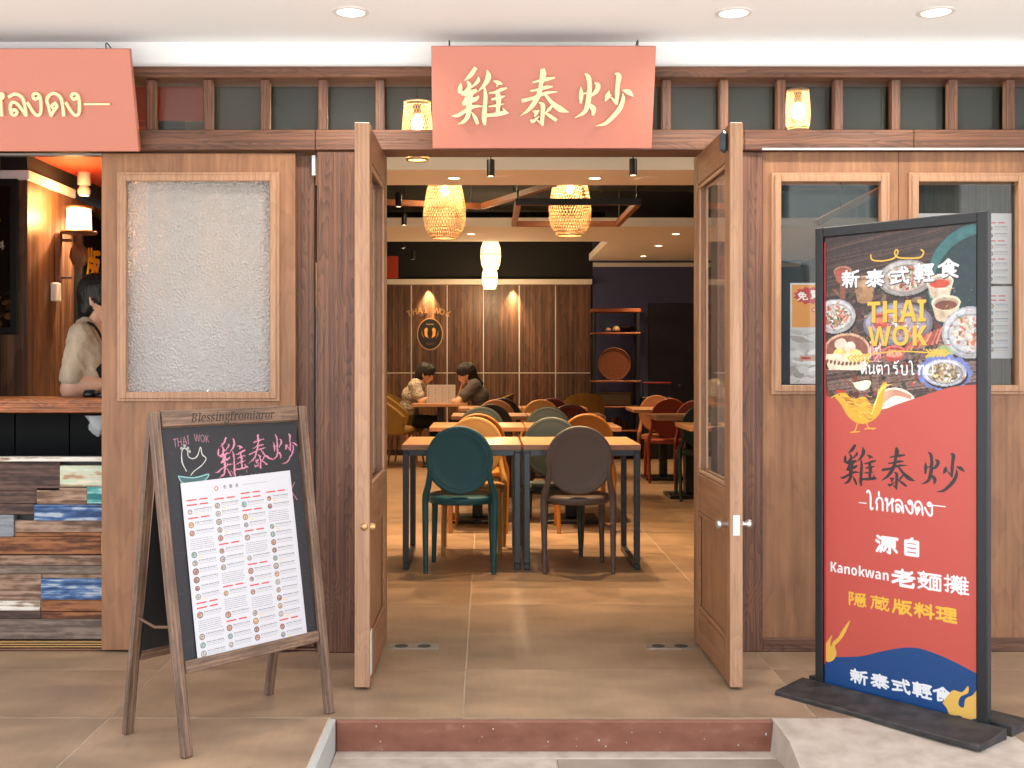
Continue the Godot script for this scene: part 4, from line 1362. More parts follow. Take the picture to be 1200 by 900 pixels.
# ---------------------------------------------------------------- ground, step, ramp
func build_ground():
	var gr = structure("ground")
	bw(gr, "street", -40, 40, -0.5, -0.118, -40, 3.9, M["concrete"], 0.0)
	var pv = structure("pavement")
	# paving slabs in front of the step, one of them darker
	bw(pv, "mortar_strip", -0.525, 1.2, -0.14, -0.111, 3.86, 3.935, M["cement"], 0.004)
	bw(pv, "slab", -0.525, 0.238, -0.14, -0.1115, 2.4, 3.858, M["cement"], 0.003)
	bw(pv, "slab", 0.241, 1.7, -0.14, -0.1135, 2.4, 3.857, M["paving"], 0.003)
	var fl = structure("floor")
	# bed under the tiles
	bw(fl, "bed", -4.4, 4.4, -0.3, -0.0012, 3.96, 15.4, M["grout"], 0.0)
	bw(fl, "bed", -4.4, -0.545, -0.3, -0.0012, 1.2, 3.9599, M["grout"], 0.0)
	bw(fl, "bed", 1.75, 4.4, -0.3, -0.0012, 1.2, 3.9599, M["grout"], 0.0)
	var jx = -0.083
	var px = 1.239
	var pz = 0.613
	for r in range(-4, 19):
		for q in range(-4, 4):
			var x0 = jx + q * px
			var x1 = x0 + px
			var d0 = 3.944 + r * pz
			var d1 = d0 + pz
			if r < 0:
				if q == -1: x1 = -0.552
				if q == 0: continue
				if q == 1: x0 = 1.76
				if x1 - x0 < 0.05: continue
			x0 = max(x0, -4.4); x1 = min(x1, 4.4)
			if x1 - x0 < 0.05: continue
			var t = bw(fl, "tile", x0 + 0.0022, x1 - 0.0022, -0.03, rng.randf_range(-0.0004, 0.0004), d0 + 0.0022, d1 - 0.0022, M["floor_tile_%d" % (rng.randi() % 4)], 0.0006)
	# painted riser of the step, with chips in its paint, and the white kerb edge
	var st = thing("door_step", "maroon painted riser of the doorway step with chipped paint", "step", Vector3(0.24, -0.12, -3.94))
	bw(st, "riser", -0.525, 1.0, -0.119, -0.004, 3.925, 3.945, M["maroon_paint"], 0.006)
	var chips = MB.new()
	rng.seed = 14
	for k in 26:
		var p = Vector3(rng.randf_range(-0.5, 0.98), rng.randf_range(-0.105, -0.012), -3.9246)
		var poly = PackedVector2Array()
		var s = rng.randf_range(0.0006, 0.003) * (2.2 if k % 11 == 0 else 1.0)
		for a in 6: poly.append(Vector2(cos(a * TAU / 6) * s * rng.randf_range(0.5, 1.2), sin(a * TAU / 6) * s * rng.randf_range(0.6, 2.2 if k % 7 == 0 else 1.3)))
		chips.extrude(poly, -0.0005, 0.0007, Transform3D(Basis.IDENTITY, p - st.position))
	var ch = put(st, "paint_chips", chips, M["concrete"])
	ch.set_meta("kind", "stuff")
	var kb = thing("kerb", "white painted concrete edge beside the doorway step", "kerb", Vector3(-0.54, -0.12, -3.4))
	bw(kb, "edge", -0.551, -0.527, -0.119, -0.001, 1.2, 3.94, mat("kerb_white", Color(0.64, 0.625, 0.6), 0.85), 0.004)
	# rough cement ramp at the right end of the step
	var rp = thing("cement_ramp", "pale rough cement ramp at the right end of the doorway step", "ramp", Vector3(1.38, -0.12, -3.6))
	var m = MB.new()
	var rows = []
	for a in 9:
		var d = 3.943 - a * 0.18
		var row = []
		for b in 7:
			var u = b / 6.0
			var x = lerp(1.0 + 0.012 * sin(a * 1.7), 1.757, u)
			var y = -0.001 - 0.115 * clamp((1.0 - u) * 1.35 * (a / 7.0) - 0.02, 0.0, 1.0) + rng.randf_range(-0.002, 0.002) * (1 if a > 0 and b < 6 else 0)
			row.append(Vector3(x, max(y, -0.113), -d) - rp.position)
		rows.append(row)
	m.grid(rows, false, false, false)
	var low = []
	for r in rows: low.append([r[0], Vector3(r[0].x - 0.012, 0.002, r[0].z)])
	m.grid(low)
	put(rp, "slope", m, M["cement"])
	# floor springs under the door pivots
	for e in [[455, 515], [757, 815]]:
		var d = 4.93
		var x0 = (e[0] - 570) / FOC * d
		var x1 = (e[1] - 570) / FOC * d
		var fs = thing("floor_spring", "worn steel cover plate of a floor spring at the %s" % ("door with the white lock" if e[0] > 600 else "door with the round brass latch"), "floor plate", Vector3((x0 + x1) / 2, 0, -d))
		bw(fs, "plate", x0, x1, 0.0008, 0.003, d - 0.05, d + 0.05, M["bright_metal"], 0.001)
		for k in 2:
			var pl = MB.new()
			pl.lathe([Vector2(0.001, 0.0042), Vector2(0.028, 0.0042), Vector2(0.03, 0.003)], 18, Vector3(-0.055 + 0.1 * k, 0, 0.0))
			put(fs, "cover", pl, M["grey_steel"])

# ---------------------------------------------------------------- arcade
func build_arcade():
	var cl = structure("arcade_ceiling")
	bw(cl, "soffit", -5.5, 5.5, 2.62, 2.8, 2.7, 4.838, M["white_paint"], 0.0)
	var fa = thing("fascia_wall", "white painted wall strip above the timber beam", "wall", Vector3(0, 2.5, -4.86))
	bw(fa, "face", -5.5, 5.5, 2.505, 3.3, 4.84, 4.99, M["white_paint"], 0.0)
	var ob = thing("street_building", "pale tiled building across the street, mirrored in the window panes", "building", Vector3(2, -0.12, 12))
	bw(ob, "wall", -14, 18, -0.12, 6.5, -13.0, -12.0, mat("grey_render", Color(0.82, 0.83, 0.82), 0.8), 0.0)
	for k in 9:
		for r in 2:
			var x0 = -12.5 + k * 3.3
			bw(ob, "window_frame", x0, x0 + 1.9, 1.0 + r * 2.9, 2.5 + r * 2.9, -12.0, -11.96, M["white_paint"], 0.0)
			bw(ob, "window_pane", x0 + 0.08, x0 + 1.82, 1.08 + r * 2.9, 2.42 + r * 2.9, -11.96, -11.95, mat("far_glass", Color(0.08, 0.1, 0.1), 0.1), 0.0)
		if k % 2 == 0: bw(ob, "awning", -12.8 + k * 3.3, -10.4 + k * 3.3, 2.62, 2.7, -12.0, -11.0, mat("awning_green", Color(0.16, 0.3, 0.26), 0.7), 0.0)
	var i = 0
	for p in [[411, 14], [860, 15], [1097, 14]]:
		var d = 1.37 * FOC / (423.0 - p[1])
		downlight(P(p[0], p[1], d), 0.055, Color(1.0, 0.97, 0.92), 0.25, "round recessed downlight in the white arcade ceiling " + ["left of the salmon sign over the doorway", "above the open door with the white lock", "above the windows with the posters"][i], "downlights in the arcade ceiling", 75.0, 2.0)
		i += 1

func downlight(at: Vector3, r, col, energy, label, group, angle = 60.0, em = 12.0):
	var t = thing("downlight", label, "downlight", at, 0.0, group)
	var m = MB.new()
	m.lathe([Vector2(r, -0.002), Vector2(r * 1.05, -0.006), Vector2(r * 1.28, -0.004), Vector2(r * 1.3, 0.0)], 24)
	put(t, "rim", m, M["white_plastic"])
	var g = MB.new()
	g.lathe([Vector2(0.0005, -0.0015), Vector2(r, -0.0012)], 24)
	put(t, "lamp_glow", g, glow("lamp_%s_%d" % [col.to_html(), int(em * 10)], col, em))
	spot(t, Vector3(0, -0.012, 0), Vector3.DOWN, energy, angle, col, r * 0.7, 0.7)
	return t

# ---------------------------------------------------------------- dining room shell
func build_room():
	var rf = structure("roof")
	bw(rf, "slab", -5.5, 5.5, 3.06, 3.3, 4.992, 15.4, M["black_ceiling"], 0.0)
	var ce = structure("ceiling")
	# cream boards hung under the black ceiling
	bw(ce, "ceiling_board", -1.44, 4.15, 2.55, 2.637, 7.66, 8.33, M["cream_paint"], 0.002)
	bw(ce, "ceiling_board", -1.44, 4.15, 2.55, 2.637, 10.9, 12.26, M["cream_paint"], 0.002)
	bw(ce, "ceiling_board", 1.33, 4.15, 2.551, 2.638, 12.261, 14.6, M["cream_paint"], 0.002)
	# oval air vents in the first board
	for e in [[587, 208], [758, 209]]:
		var d = 1.3 * FOC / (423.0 - e[1])
		var v = thing("ceiling_vent", "round cream vent in the front ceiling board %s" % ("beside the bare bamboo pendant" if e[0] < 600 else "beyond the bamboo pendant with the bar"), "vent", P(e[0], e[1], d))
		var m = MB.new()
		m.lathe([Vector2(0.001, -0.012), Vector2(0.06, -0.012), Vector2(0.085, -0.006), Vector2(0.09, 0.0)], 24)
		put(v, "disc", m, M["cream_paint"])
	# ducts under the black ceiling
	for e in [[-0.9, 9.4], [2.2, 9.9], [0.1, 13.4]]:
		var du = thing("air_duct", "dark round air duct under the black ceiling %s" % ("over the bare bamboo pendant" if e[0] < 0 else ("before the navy wall" if e[0] > 1 else "before the panelled wall")), "duct", Vector3(e[0], 2.8, -e[1]))
		var m = MB.new()
		m.tube([Vector3(-1.3, 0.08, 0), Vector3(1.3, 0.08, 0.0)], 0.14, 16)
		put(du, "pipe", m, M["black_ceiling"])
		for k in 4: put(du, "collar", _collar(), M["black_metal"], Vector3(-1.2 + k * 0.8, 0.08, 0))
	# back wall of wood panels with metal joints
	var D = 14.9
	var s = FOC / D
	var ww = thing("wood_panelled_wall", "brown wood panelled back wall with thin pale joint strips", "wall", Vector3(0, 0, -D))
	var xs = [-1.47, (482 - 570) / s, (524 - 570) / s, (566.5 - 570) / s, (608.5 - 570) / s, (651 - 570) / s, (693 - 570) / s]
	var ysm = 1.25 - (437 - 423) / s
	var yt = 1.25 + (423 - 334) / s
	bw(ww, "backing", -1.47, xs[6] + 0.02, 0.0, 3.06, D + 0.02, D + 0.2, M["black_ceiling"], 0.0)
	for k in 6:
		for r in 2:
			var m = wood("wall", "y", [Color(1, 1, 1), Color(0.92, 0.92, 0.92), Color(1.0, 0.95, 0.9)][(k * 2 + r) % 3], false, 0.45)
			bw(ww, "wall_panel", xs[k] + 0.008, xs[k + 1] - 0.008, [0.08, ysm + 0.008][r], [ysm - 0.008, yt][r], D, D + 0.019, m, 0.002)
		if k: bw(ww, "joint_strip", xs[k] - 0.007, xs[k] + 0.007, 0.08, yt, D + 0.004, D + 0.019, M["cream_paint"], 0.001)
	bw(ww, "joint_strip", -1.47, xs[6], ysm - 0.007, ysm + 0.007, D + 0.005, D + 0.0185, M["cream_paint"], 0.001)
	bw(ww, "skirting", -1.47, xs[6], 0.0, 0.079, D - 0.005, D + 0.019, M["black_metal"], 0.002)
	bw(ww, "pelmet", -1.47, xs[6], yt + 0.001, yt + 0.07, D - 0.12, D + 0.019, M["cream_paint"], 0.003)
	bw(ww, "orange_panel", -1.47, -1.15, yt + 0.072, yt + 0.36, D - 0.25, D - 0.2, M["orange_paint"], 0.002)
	# gold letters on an arc and the oval plaque
	var f = font("Droid Sans", 700)
	var lt = thing("wall_lettering", "small gold letters in an arc on the wood panelled wall", "lettering", P(502, 366, D))
	var i = 0
	for chx in ["T", "H", "A", "I", " ", "W", "O", "K"]:
		if chx != " ":
			var u = (i - 3.5) / 3.5
			var tm = TextMesh.new()
			tm.text = chx; tm.font = f; tm.font_size = 32; tm.pixel_size = 0.0034; tm.depth = 0.012
			var o = put(lt, "letter", tm, M["brass"], Vector3(u * 0.255, -0.02 + 0.05 * (1 - u * u), 0.012))
			o.rotation.z = -u * 0.3
		i += 1
	var pq = thing("oval_plaque", "oval black plaque with a gold rim and gold emblem on the panelled wall", "plaque", P(504, 391.5, D))
	var mo = MB.new()
	var po = PackedVector2Array()
	for k in 40: po.append(Vector2(cos(TAU * k / 40) * 0.172, sin(TAU * k / 40) * 0.213))
	mo.extrude(po, 0.0, 0.02)
	put(pq, "rim", mo, M["brass"])
	var mi = MB.new()
	for k in 40:
		var a = TAU * k / 40
		var b = TAU * (k + 1) / 40
		mi.tri(Vector3(0, 0, 0.022), Vector3(cos(a) * 0.158, sin(a) * 0.199, 0.022), Vector3(cos(b) * 0.158, sin(b) * 0.199, 0.022), Vector3.BACK, Vector2(0.5, 0.5), Vector2(0.5 + cos(a) * 0.5, 0.5 - sin(a) * 0.5), Vector2(0.5 + cos(b) * 0.5, 0.5 - sin(b) * 0.5))
	put(pq, "emblem", mi, print_mat("emblem_print", emblem_print()))
	# navy wall with its flush door
	var nw = thing("navy_wall", "dark navy painted wall with a flush door in it", "wall", Vector3(2.8, 0, -14.9))
	bw(nw, "face", xs[6] + 0.021, 4.35, 0.0, 3.06, 14.9, 15.1, M["navy_paint"], 0.0)
	bw(nw, "top_trim", xs[6] + 0.021, 4.15, 2.495, 2.549, 14.88, 14.899, M["cream_paint"], 0.002)
	var dx = (755 - 570) / s
	var dr = bw(nw, "door", dx + 0.05, dx + 1.0, 0.01, 1.25 + (423 - 356) / s, 14.88, 14.899, M["navy_door"], 0.003)
	put(nw, "door_frame", ring(dx, dx + 1.05, 0.0, 1.25 + (423 - 350) / s, dx + 0.045, dx + 1.005, 0.001, 1.25 + (423 - 355) / s, 14.87, 14.899, origin_of(nw)), M["navy_paint"])
	var kn = MB.new()
	kn.lathe([Vector2(0.001, 0.05), Vector2(0.025, 0.045), Vector2(0.03, 0.02), Vector2(0.012, 0.0)], 14, Vector3.ZERO, Basis(Vector3.RIGHT, PI / 2))
	put(dr, "door_knob", kn, M["grey_steel"], Vector3((797 - 570) / s - (dx + 0.525), 1.25 - 29.0 / s - dr.position.y, 0.01))
	# side walls, not in view, that close the room
	var lw = thing("side_wall", "plain cream side wall between kitchen and dining room", "wall", Vector3(-1.5, 0, -10))
	bw(lw, "face", -1.6, -1.471, 0.0, 2.1, 5.5, 14.9, M["cream_paint"], 0.0)
	bw(lw, "upper_face", -1.6, -1.472, 2.101, 3.06, 5.5, 14.9, M["black_ceiling"], 0.0)
	var rw = thing("side_wall", "plain dark wood far side wall of the dining room", "wall", Vector3(4.3, 0, -10))
	bw(rw, "face", 4.2, 4.35, 0.0, 3.06, 5.0, 14.89, wood("wall", "y", Color.WHITE, false, 0.45), 0.0)

func _collar() -> MB:
	var m = MB.new()
	m.tube([Vector3(-0.02, 0, 0), Vector3(0.02, 0, 0)], 0.147, 16)
	return m

# ---------------------------------------------------------------- serving kitchen behind the bar
func build_kitchen():
	var WX = -2.6
	var sw = thing("kitchen_wall", "warm brown wood kitchen wall with white top trim behind the lamp", "wall", Vector3(WX, 0, -7.5))
	bw(sw, "face", WX - 0.15, WX, 0, 2.274, 6.38, 8.6, wood("wall", "y", Color.WHITE, false, 0.45), 0.004)
	bw(sw, "trim", WX - 0.15, WX + 0.012, 2.275, 2.33, 6.37, 7.1, M["white_paint"], 0.003)
	var pw = thing("kitchen_wall", "dark wood pier behind the framed black poster", "wall", Vector3(-3.2, 0, -6.5))
	bw(pw, "face", -4.3, WX - 0.002, 0, 3.06, 6.42, 6.6, wood("wall", "y", Color.WHITE, false, 0.45), 0.004)
	bw(pw, "trim", -4.3, WX - 0.152, 2.275, 2.33, 6.38, 6.419, M["white_paint"], 0.003)
	var bk = thing("kitchen_wall", "dark back wall of the kitchen behind the worker", "wall", Vector3(-2, 0, -8.7))
	bw(bk, "face", WX, -1.602, 0, 3.06, 8.602, 8.75, M["black_ceiling"], 0.0)
	var up = thing("kitchen_bulkhead", "black bulkhead band above the brown kitchen wall", "wall", Vector3(WX, 2.4, -7.5))
	bw(up, "face", WX - 0.15, WX - 0.001, 2.331, 3.06, 6.38, 8.6, M["black_ceiling"], 0.0)
	var oc = structure("kitchen_ceiling")
	bw(oc, "orange_board", -2.6, -1.602, 2.42, 2.48, 5.6, 8.6, M["orange_paint"], 0.002)
	bw(oc, "orange_upstand", -4.2, -1.33, 2.42, 3.06, 5.47, 5.5, M["orange_paint"], 0.002)
	# white partition seen through the pebbled glass
	var pt = thing("partition", "low white partition seen blurred through the pebbled glass", "partition", Vector3(-1.1, 0, -5.4))
	bw(pt, "board", -1.5, -0.66, 0.0, 1.5, 5.22, 5.26, M["white_paint"], 0.003)
	bw(pt, "post", -1.58, -1.502, 0.0, 2.12, 5.2, 5.27, wood("ply", "y"), 0.004)
	var kw = thing("kitchen_wall", "plain side wall at the end of the kitchen", "wall", Vector3(-4.3, 0, -5.7))
	bw(kw, "face", -4.45, -4.301, 0, 3.06, 4.97, 6.6, M["cream_paint"], 0.0)
	# framed posters
	var a = P(22, 200, 6.38)
	var fp = thing("framed_poster", "black framed poster with yellow lettering on the dark pier", "poster", Vector3(a.x - 0.3, 1.42, -6.38))
	bw(fp, "frame", a.x - 0.6, a.x, 1.4, 2.28, 6.36, 6.418, M["black_metal"], 0.004)
	var pm = print_mat("wall_poster_print", wall_poster_print(33), 0.25)
	var pq = MB.new()
	pq.quad_uv(Vector3(a.x - 0.56, 1.44, -6.3585) - fp.position, Vector3(0.52, 0, 0), Vector3(0, 0.8, 0), Vector3.BACK)
	put(fp, "print", pq, pm)
	var gp = thing("framed_poster", "black menu board with yellow characters on the kitchen wall behind the lamp", "poster", Vector3(WX, 0.9, -7.5))
	bw(gp, "frame", WX + 0.001, WX + 0.05, 0.95, 2.22, 7.1, 7.8, M["black_metal"], 0.004)
	var p2 = MB.new()
	p2.quad_uv(Vector3(WX + 0.0515, 1.0, -7.13) - gp.position, Vector3(0, 0, -0.64), Vector3(0, 1.18, 0), Vector3.RIGHT)
	put(gp, "print", p2, pm)
	# wall lamp
	var at = Vector3(WX, 1.25 + 150 * 6.8 / FOC, -6.8)
	var wl = thing("wall_lamp", "wooden wall lamp with a glowing cylinder shade on the brown kitchen wall", "lamp", at)
	var dw = wood("dark", "y", Color.WHITE, true)
	bx(wl, "bracket", Vector3(0.018, -0.2, 0), Vector3(0.034, 0.4, 0.045), dw, 0.004)
	bx(wl, "arm", Vector3(0.06, -0.045, 0), Vector3(0.07, 0.018, 0.02), dw, 0.002)
	bx(wl, "arm", Vector3(0.06, -0.27, 0), Vector3(0.07, 0.012, 0.012), M["black_metal"], 0.002)
	var m = MB.new()
	m.lathe([Vector2(0.001, 0.0), Vector2(0.105, 0.0), Vector2(0.108, 0.008), Vector2(0.1, 0.016), Vector2(0.001, 0.016)], 24, Vector3(0.14, -0.005, 0))
	put(wl, "shade_tray", m, dw)
	m = MB.new()
	m.lathe([Vector2(0.07, 0.15), Vector2(0.085, 0.15), Vector2(0.085, 0.162), Vector2(0.001, 0.165)], 24, Vector3(0.14, -0.005, 0))
	put(wl, "shade_cap", m, dw)
	m = MB.new()
	m.lathe([Vector2(0.02, 0.0), Vector2(0.02, -0.06), Vector2(0.048, -0.09), Vector2(0.055, -0.14), Vector2(0.035, -0.19), Vector2(0.015, -0.2), Vector2(0.012, -0.24), Vector2(0.001, -0.24)], 18, Vector3(0.14, -0.005, 0))
	put(wl, "lamp_body", m, dw)
	var sh = MB.new()
	sh.lathe([Vector2(0.075, 0.018), Vector2(0.07, 0.15)], 24, Vector3(0.14, -0.005, 0))
	var shm = glow("lamp_shade_glow", Color(1.0, 0.8, 0.55), 0.9)
	put(wl, "lamp_shade", sh, shm)
	omni(wl, Vector3(0.14, 0.2, 0.06), 0.035, Color(1.0, 0.72, 0.42), 0.05)
	omni(wl, Vector3(0.14, 0.08, 0.1), 0.08, Color(1.0, 0.72, 0.42), 0.05)
	var wb = thing("wall_switch", "small white plastic box on the wall under the wooden lamp", "switch box", P(64, 353, 6.75))
	wb.position.x = WX
	bx(wb, "cover", Vector3(0.02, 0.055, 0), Vector3(0.038, 0.11, 0.08), M["white_plastic"], 0.006)
	# white ceiling spotlight
	var wsp = thing("ceiling_spotlight", "white spotlight of cylinder and ball under the orange kitchen ceiling", "spotlight", Vector3(-2.5, 2.42, -7.0))
	var ms = MB.new()
	ms.lathe([Vector2(0.001, 0.0), Vector2(0.04, 0.0), Vector2(0.04, -0.075), Vector2(0.03, -0.08), Vector2(0.001, -0.08)], 18)
	put(wsp, "base", ms, M["white_plastic"])
	var mb = MB.new()
	mb.lathe([Vector2(0.001, 0.0), Vector2(0.028, -0.012), Vector2(0.04, -0.035), Vector2(0.038, -0.055), Vector2(0.03, -0.068)], 18, Vector3(0, -0.075, 0))
	put(wsp, "head", mb, M["white_plastic"])
	var mg = MB.new()
	mg.lathe([Vector2(0.0005, 0), Vector2(0.03, 0)], 18, Vector3(0, -0.142, 0))
	put(wsp, "lamp_glow", mg, glow("lamp_spot_glow", Color(1, 0.82, 0.6), 2.0))
	spot(wsp, Vector3(0, -0.16, 0), Vector3(0.4, -1, 0.3), 1.0, 55.0, Color(1.0, 0.84, 0.66), 0.03)
	# bar: plank top, dark body, white sack below
	var bar_ = thing("bar_counter", "orange brown plank bar top over a black tiled counter", "counter", Vector3(-2.2, 0, -5.1))
	bw(bar_, "plank_top", -2.66, -1.66, 1.25 - 61 * 5.02 / FOC, 1.25 - 44 * 5.02 / FOC, 5.02, 5.36, wood("plank", "x", Color(1.2, 1.02, 0.8)), 0.005)
	for k in 4:
		for r in 3:
			var x0 = -2.66 + k * 0.25
			bw(bar_, "tile", x0 + 0.002, x0 + 0.248, 0.34 + r * 0.225, 0.561 + r * 0.225, 5.16, 5.18, mat("black_tile", Color(0.03, 0.03, 0.032), 0.5, 0.0, 0.2), 0.002)
	bw(bar_, "body", -2.66, -1.66, 0.0, 1.01, 5.181, 5.36, M["black_metal"], 0.0)
	var bag = thing("plastic_bag", "white plastic bag hanging under the bar plank", "bag", P(115, 500, 5.1))
	var br = []
	for r in 7:
		var row = []
		for q in 14:
			var an = TAU * q / 14
			var rr = [0.05, 0.046, 0.043, 0.045, 0.04, 0.024, 0.003][r] * (1.0 + 0.22 * sin(an * 3 + r * 0.9) + 0.1 * sin(an * 5 - r))
			row.append(Vector3(cos(an) * rr, 0.05 - r * 0.016, sin(an) * rr * 0.45))
		br.append(row)
	var bm = MB.new()
	bm.grid(br, false, true)
	put(bag, "sack", bm, mat("bag_film", Color(0.62, 0.62, 0.62), 0.5))
	# dark spice bottles at the end of the bar
	for k in 3:
		var bo = thing("bottle", ["squat dark sauce pot on the bar beside the worker", "low black dish on the bar in front of the worker's apron", "small dark jar with a pale lid on the bar"][k], "jar", Vector3(-1.83 + k * 0.07, 1.25 - 44 * 5.02 / FOC, -5.2 + 0.02 * k))
		var mm = MB.new()
		var h = [0.03, 0.02, 0.035][k]
		mm.lathe([Vector2(0.001, 0.0), Vector2(0.028, 0.0), Vector2(0.032, h * 0.4), Vector2(0.026, h), Vector2(0.001, h)], 14)
		put(bo, "jar_body", mm, M["black_metal"])
		var ml = MB.new()
		ml.lathe([Vector2(0.001, h + 0.006), Vector2(0.024, h + 0.005), Vector2(0.024, h + 0.0005)], 14)
		put(bo, "lid", ml, M["white_plastic"] if k == 2 else M["grey_steel"])

# ---------------------------------------------------------------- timber front
func build_front():
	var F = FACE
	# reclaimed plank front of the bar
	var pf = thing("plank_front", "counter front of reclaimed planks in brown, blue, white and teal paint", "counter front", Vector3(-2.1, 0, -F))
	var pb = {
		"d": plank_mat("plank_dark", [Color(0.2, 0.14, 0.115), Color(0.29, 0.205, 0.17), Color(0.37, 0.27, 0.23)], 201),
		"t": plank_mat("plank_tan", [Color(0.36, 0.26, 0.2), Color(0.52, 0.4, 0.32), Color(0.62, 0.5, 0.42)], 202),
		"o": plank_mat("plank_orange", [Color(0.32, 0.17, 0.09), Color(0.5, 0.3, 0.17), Color(0.58, 0.37, 0.23)], 203),
		"g": plank_mat("plank_grey", [Color(0.34, 0.28, 0.24), Color(0.43, 0.36, 0.31), Color(0.5, 0.42, 0.37)], 204),
		"w": plank_mat("plank_white", [Color(0.5, 0.4, 0.33), Color(0.8, 0.76, 0.7), Color(0.84, 0.81, 0.77)], 205),
		"c": plank_mat("plank_cream", [Color(0.6, 0.48, 0.36), Color(0.76, 0.7, 0.6), Color(0.66, 0.74, 0.64), Color(0.82, 0.76, 0.66)], 206),
		"b": plank_mat("plank_blue", [Color(0.14, 0.22, 0.36), Color(0.22, 0.32, 0.48), Color(0.32, 0.42, 0.56), Color(0.62, 0.64, 0.68)], 207),
		"k": plank_mat("plank_teal", [Color(0.16, 0.42, 0.42), Color(0.28, 0.56, 0.54), Color(0.62, 0.74, 0.7)], 208),
		"y": plank_mat("plank_yellow", [Color(0.66, 0.38, 0.12), Color(0.78, 0.5, 0.2)], 209),
		"s": plank_mat("plank_slate", [Color(0.42, 0.43, 0.44), Color(0.52, 0.53, 0.54)], 210),
		"r": plank_mat("plank_red", [Color(0.5, 0.22, 0.14), Color(0.62, 0.3, 0.2)], 211),
	}
	# px x0 x1 y0 y1 colour depth(mm)
	for e in [[-150, 68, 541, 576, "d", 6], [68, 119, 546, 571, "c", 12], [119, 124, 546, 571, "r", 4], [-150, 40, 576, 591, "d", 2], [40, 100, 572, 592, "t", 6], [100, 124, 571, 591, "k", 13],
			[-150, 38, 591, 604, "d", 8], [38, 124, 592, 611, "b", 15], [-150, 14, 604, 630, "s", 12], [14, 124, 611, 625, "t", 3], [-150, 116, 630, 651, "o", 5], [14, 116, 625, 630, "o", 4], [116, 124, 625, 651, "y", 10],
			[-150, 124, 652, 664, "t", 2], [-150, 124, 664, 674, "g", 8], [-150, 46, 674, 705, "t", 6], [46, 124, 674, 679, "t", 3], [46, 124, 679, 704, "b", 15], [-150, 45, 705, 717, "w", 11], [-150, 45, 717, 727, "d", 5],
			[45, 124, 704, 718, "o", 7], [45, 124, 718.6, 727, "o", 4], [-150, 124, 727, 751, "g", 6]]:
		bw(pf, "plank", fx(e[0]) + 0.0008, fx(e[1]) - 0.0008, fy(e[3]) + 0.0008, fy(e[2]) - 0.0008, F + 0.03 - e[5] * 0.001, F + 0.06, pb[e[4]], 0.002)
	bw(pf, "backing", fx(-150), fx(125), 0.0, fy(536.5), F + 0.0601, F + 0.08, M["black_metal"], 0.0)
	bw(pf, "cap", fx(-150), fx(124), fy(541), fy(536), F + 0.006, F + 0.06, pb["w"], 0.002)
	for k in 3: bw(pf, "metal_strip", fx(-150), fx(125), fy(754 + k * 2.6), fy(752.4 + k * 2.6), F + 0.012 - k * 0.003, F + 0.04, M["brass"], 0.001)
	bw(pf, "base_rail", fx(-150), fx(372), 0.001, fy(760.5), F - 0.0, F + 0.06, wood("dark", "x"), 0.004)
	# sliding panel with pebbled glass
	var sp = thing("sliding_panel", "light brown plywood sliding panel with a framed pebbled glass pane", "panel", Vector3(fx(233), 0, -F))
	var o = origin_of(sp)
	put(sp, "board", ring(fx(121), fx(347), fy(760), fy(181), fx(142), fx(327), fy(468), fy(205), F - 0.02, F + 0.012, o, 0.0), wood("ply", "y"))
	window_in(sp, fx(140), fx(329), fy(470), fy(203), F - 0.02, wood("pale", "y"), M["pebbled_glass"])
	bw(sp, "inner_stile", fx(166), fx(174), fy(461), fy(211), F + 0.05, F + 0.07, M["white_paint"], 0.002)
	# second leaf behind it
	var bp2 = thing("backing_leaf", "darker narrow door leaf between the plywood panel and the dark post", "panel", Vector3(fx(360), 0, -F))
	bw(bp2, "board", fx(330), fx(368), fy(760), fy(181), F + 0.02, F + 0.05, wood("dark", "y"), 0.003)
	bw(bp2, "hinge_bracket", fx(365.5), fx(370), fy(206), fy(182), F - 0.005, F + 0.02, M["bright_metal"], 0.001)
	# the fixed timber frame
	var sf = thing("timber_shopfront", "brown timber shopfront frame with beams, posts and a row of small transom panes", "shopfront", Vector3(0, 0, -F))
	o = origin_of(sf)
	bw(sf, "post", fx(372.5), fx(417), 0.001, fy(178.4), F - 0.03, F + 0.1, wood("dark", "y"), 0.004)
	bw(sf, "post", fx(867), fx(893), 0.001, fy(178.4), F - 0.015, F + 0.1, wood("dark", "y"), 0.004)
	bw(sf, "jamb", fx(417.2), fx(440), 0.001, fy(178.4), F + 0.06, F + 0.2, wood("dark", "y"), 0.003)
	bw(sf, "jamb", fx(844), fx(866.8), 0.001, fy(178.4), F + 0.06, F + 0.2, wood("dark", "y"), 0.003)
	for e in [[-160, 371], [371, 870], [870, 1067], [1067, 1330]]:
		bw(sf, "lower_beam", fx(e[0]) + 0.0006, fx(e[1]) - 0.0006, fy(178), fy(154), F - 0.04, F + 0.12, wood("dark", "x"), 0.004)
	for e in [[-160, 640], [640, 1330]]:
		bw(sf, "upper_beam", fx(e[0]) + 0.0006, fx(e[1]) - 0.0006, fy(94), fy(81), F - 0.05, F + 0.12, wood("dark", "x"), 0.004)
	var bal = []
	var x = 178.0 - 67.0 * 4
	while x < 1330:
		bal.append(x)
		x += 66.95
	for k in bal.size():
		bw(sf, "baluster", fx(bal[k] - 5.3), fx(bal[k] + 5.3), fy(153.8), fy(94.2), F - 0.02, F + 0.02, wood("dark", "y"), 0.003)
		if k:
			var p = MB.new()
			p.quad_uv(Vector3(fx(bal[k - 1] + 5.3), fy(153.9), -(F + 0.05)) - o, Vector3(fx(bal[k] - 5.3) - fx(bal[k - 1] + 5.3), 0, 0), Vector3(0, fy(94.1) - fy(153.9), 0), Vector3.BACK)
			put(sf, "pane", p, M["glass"])
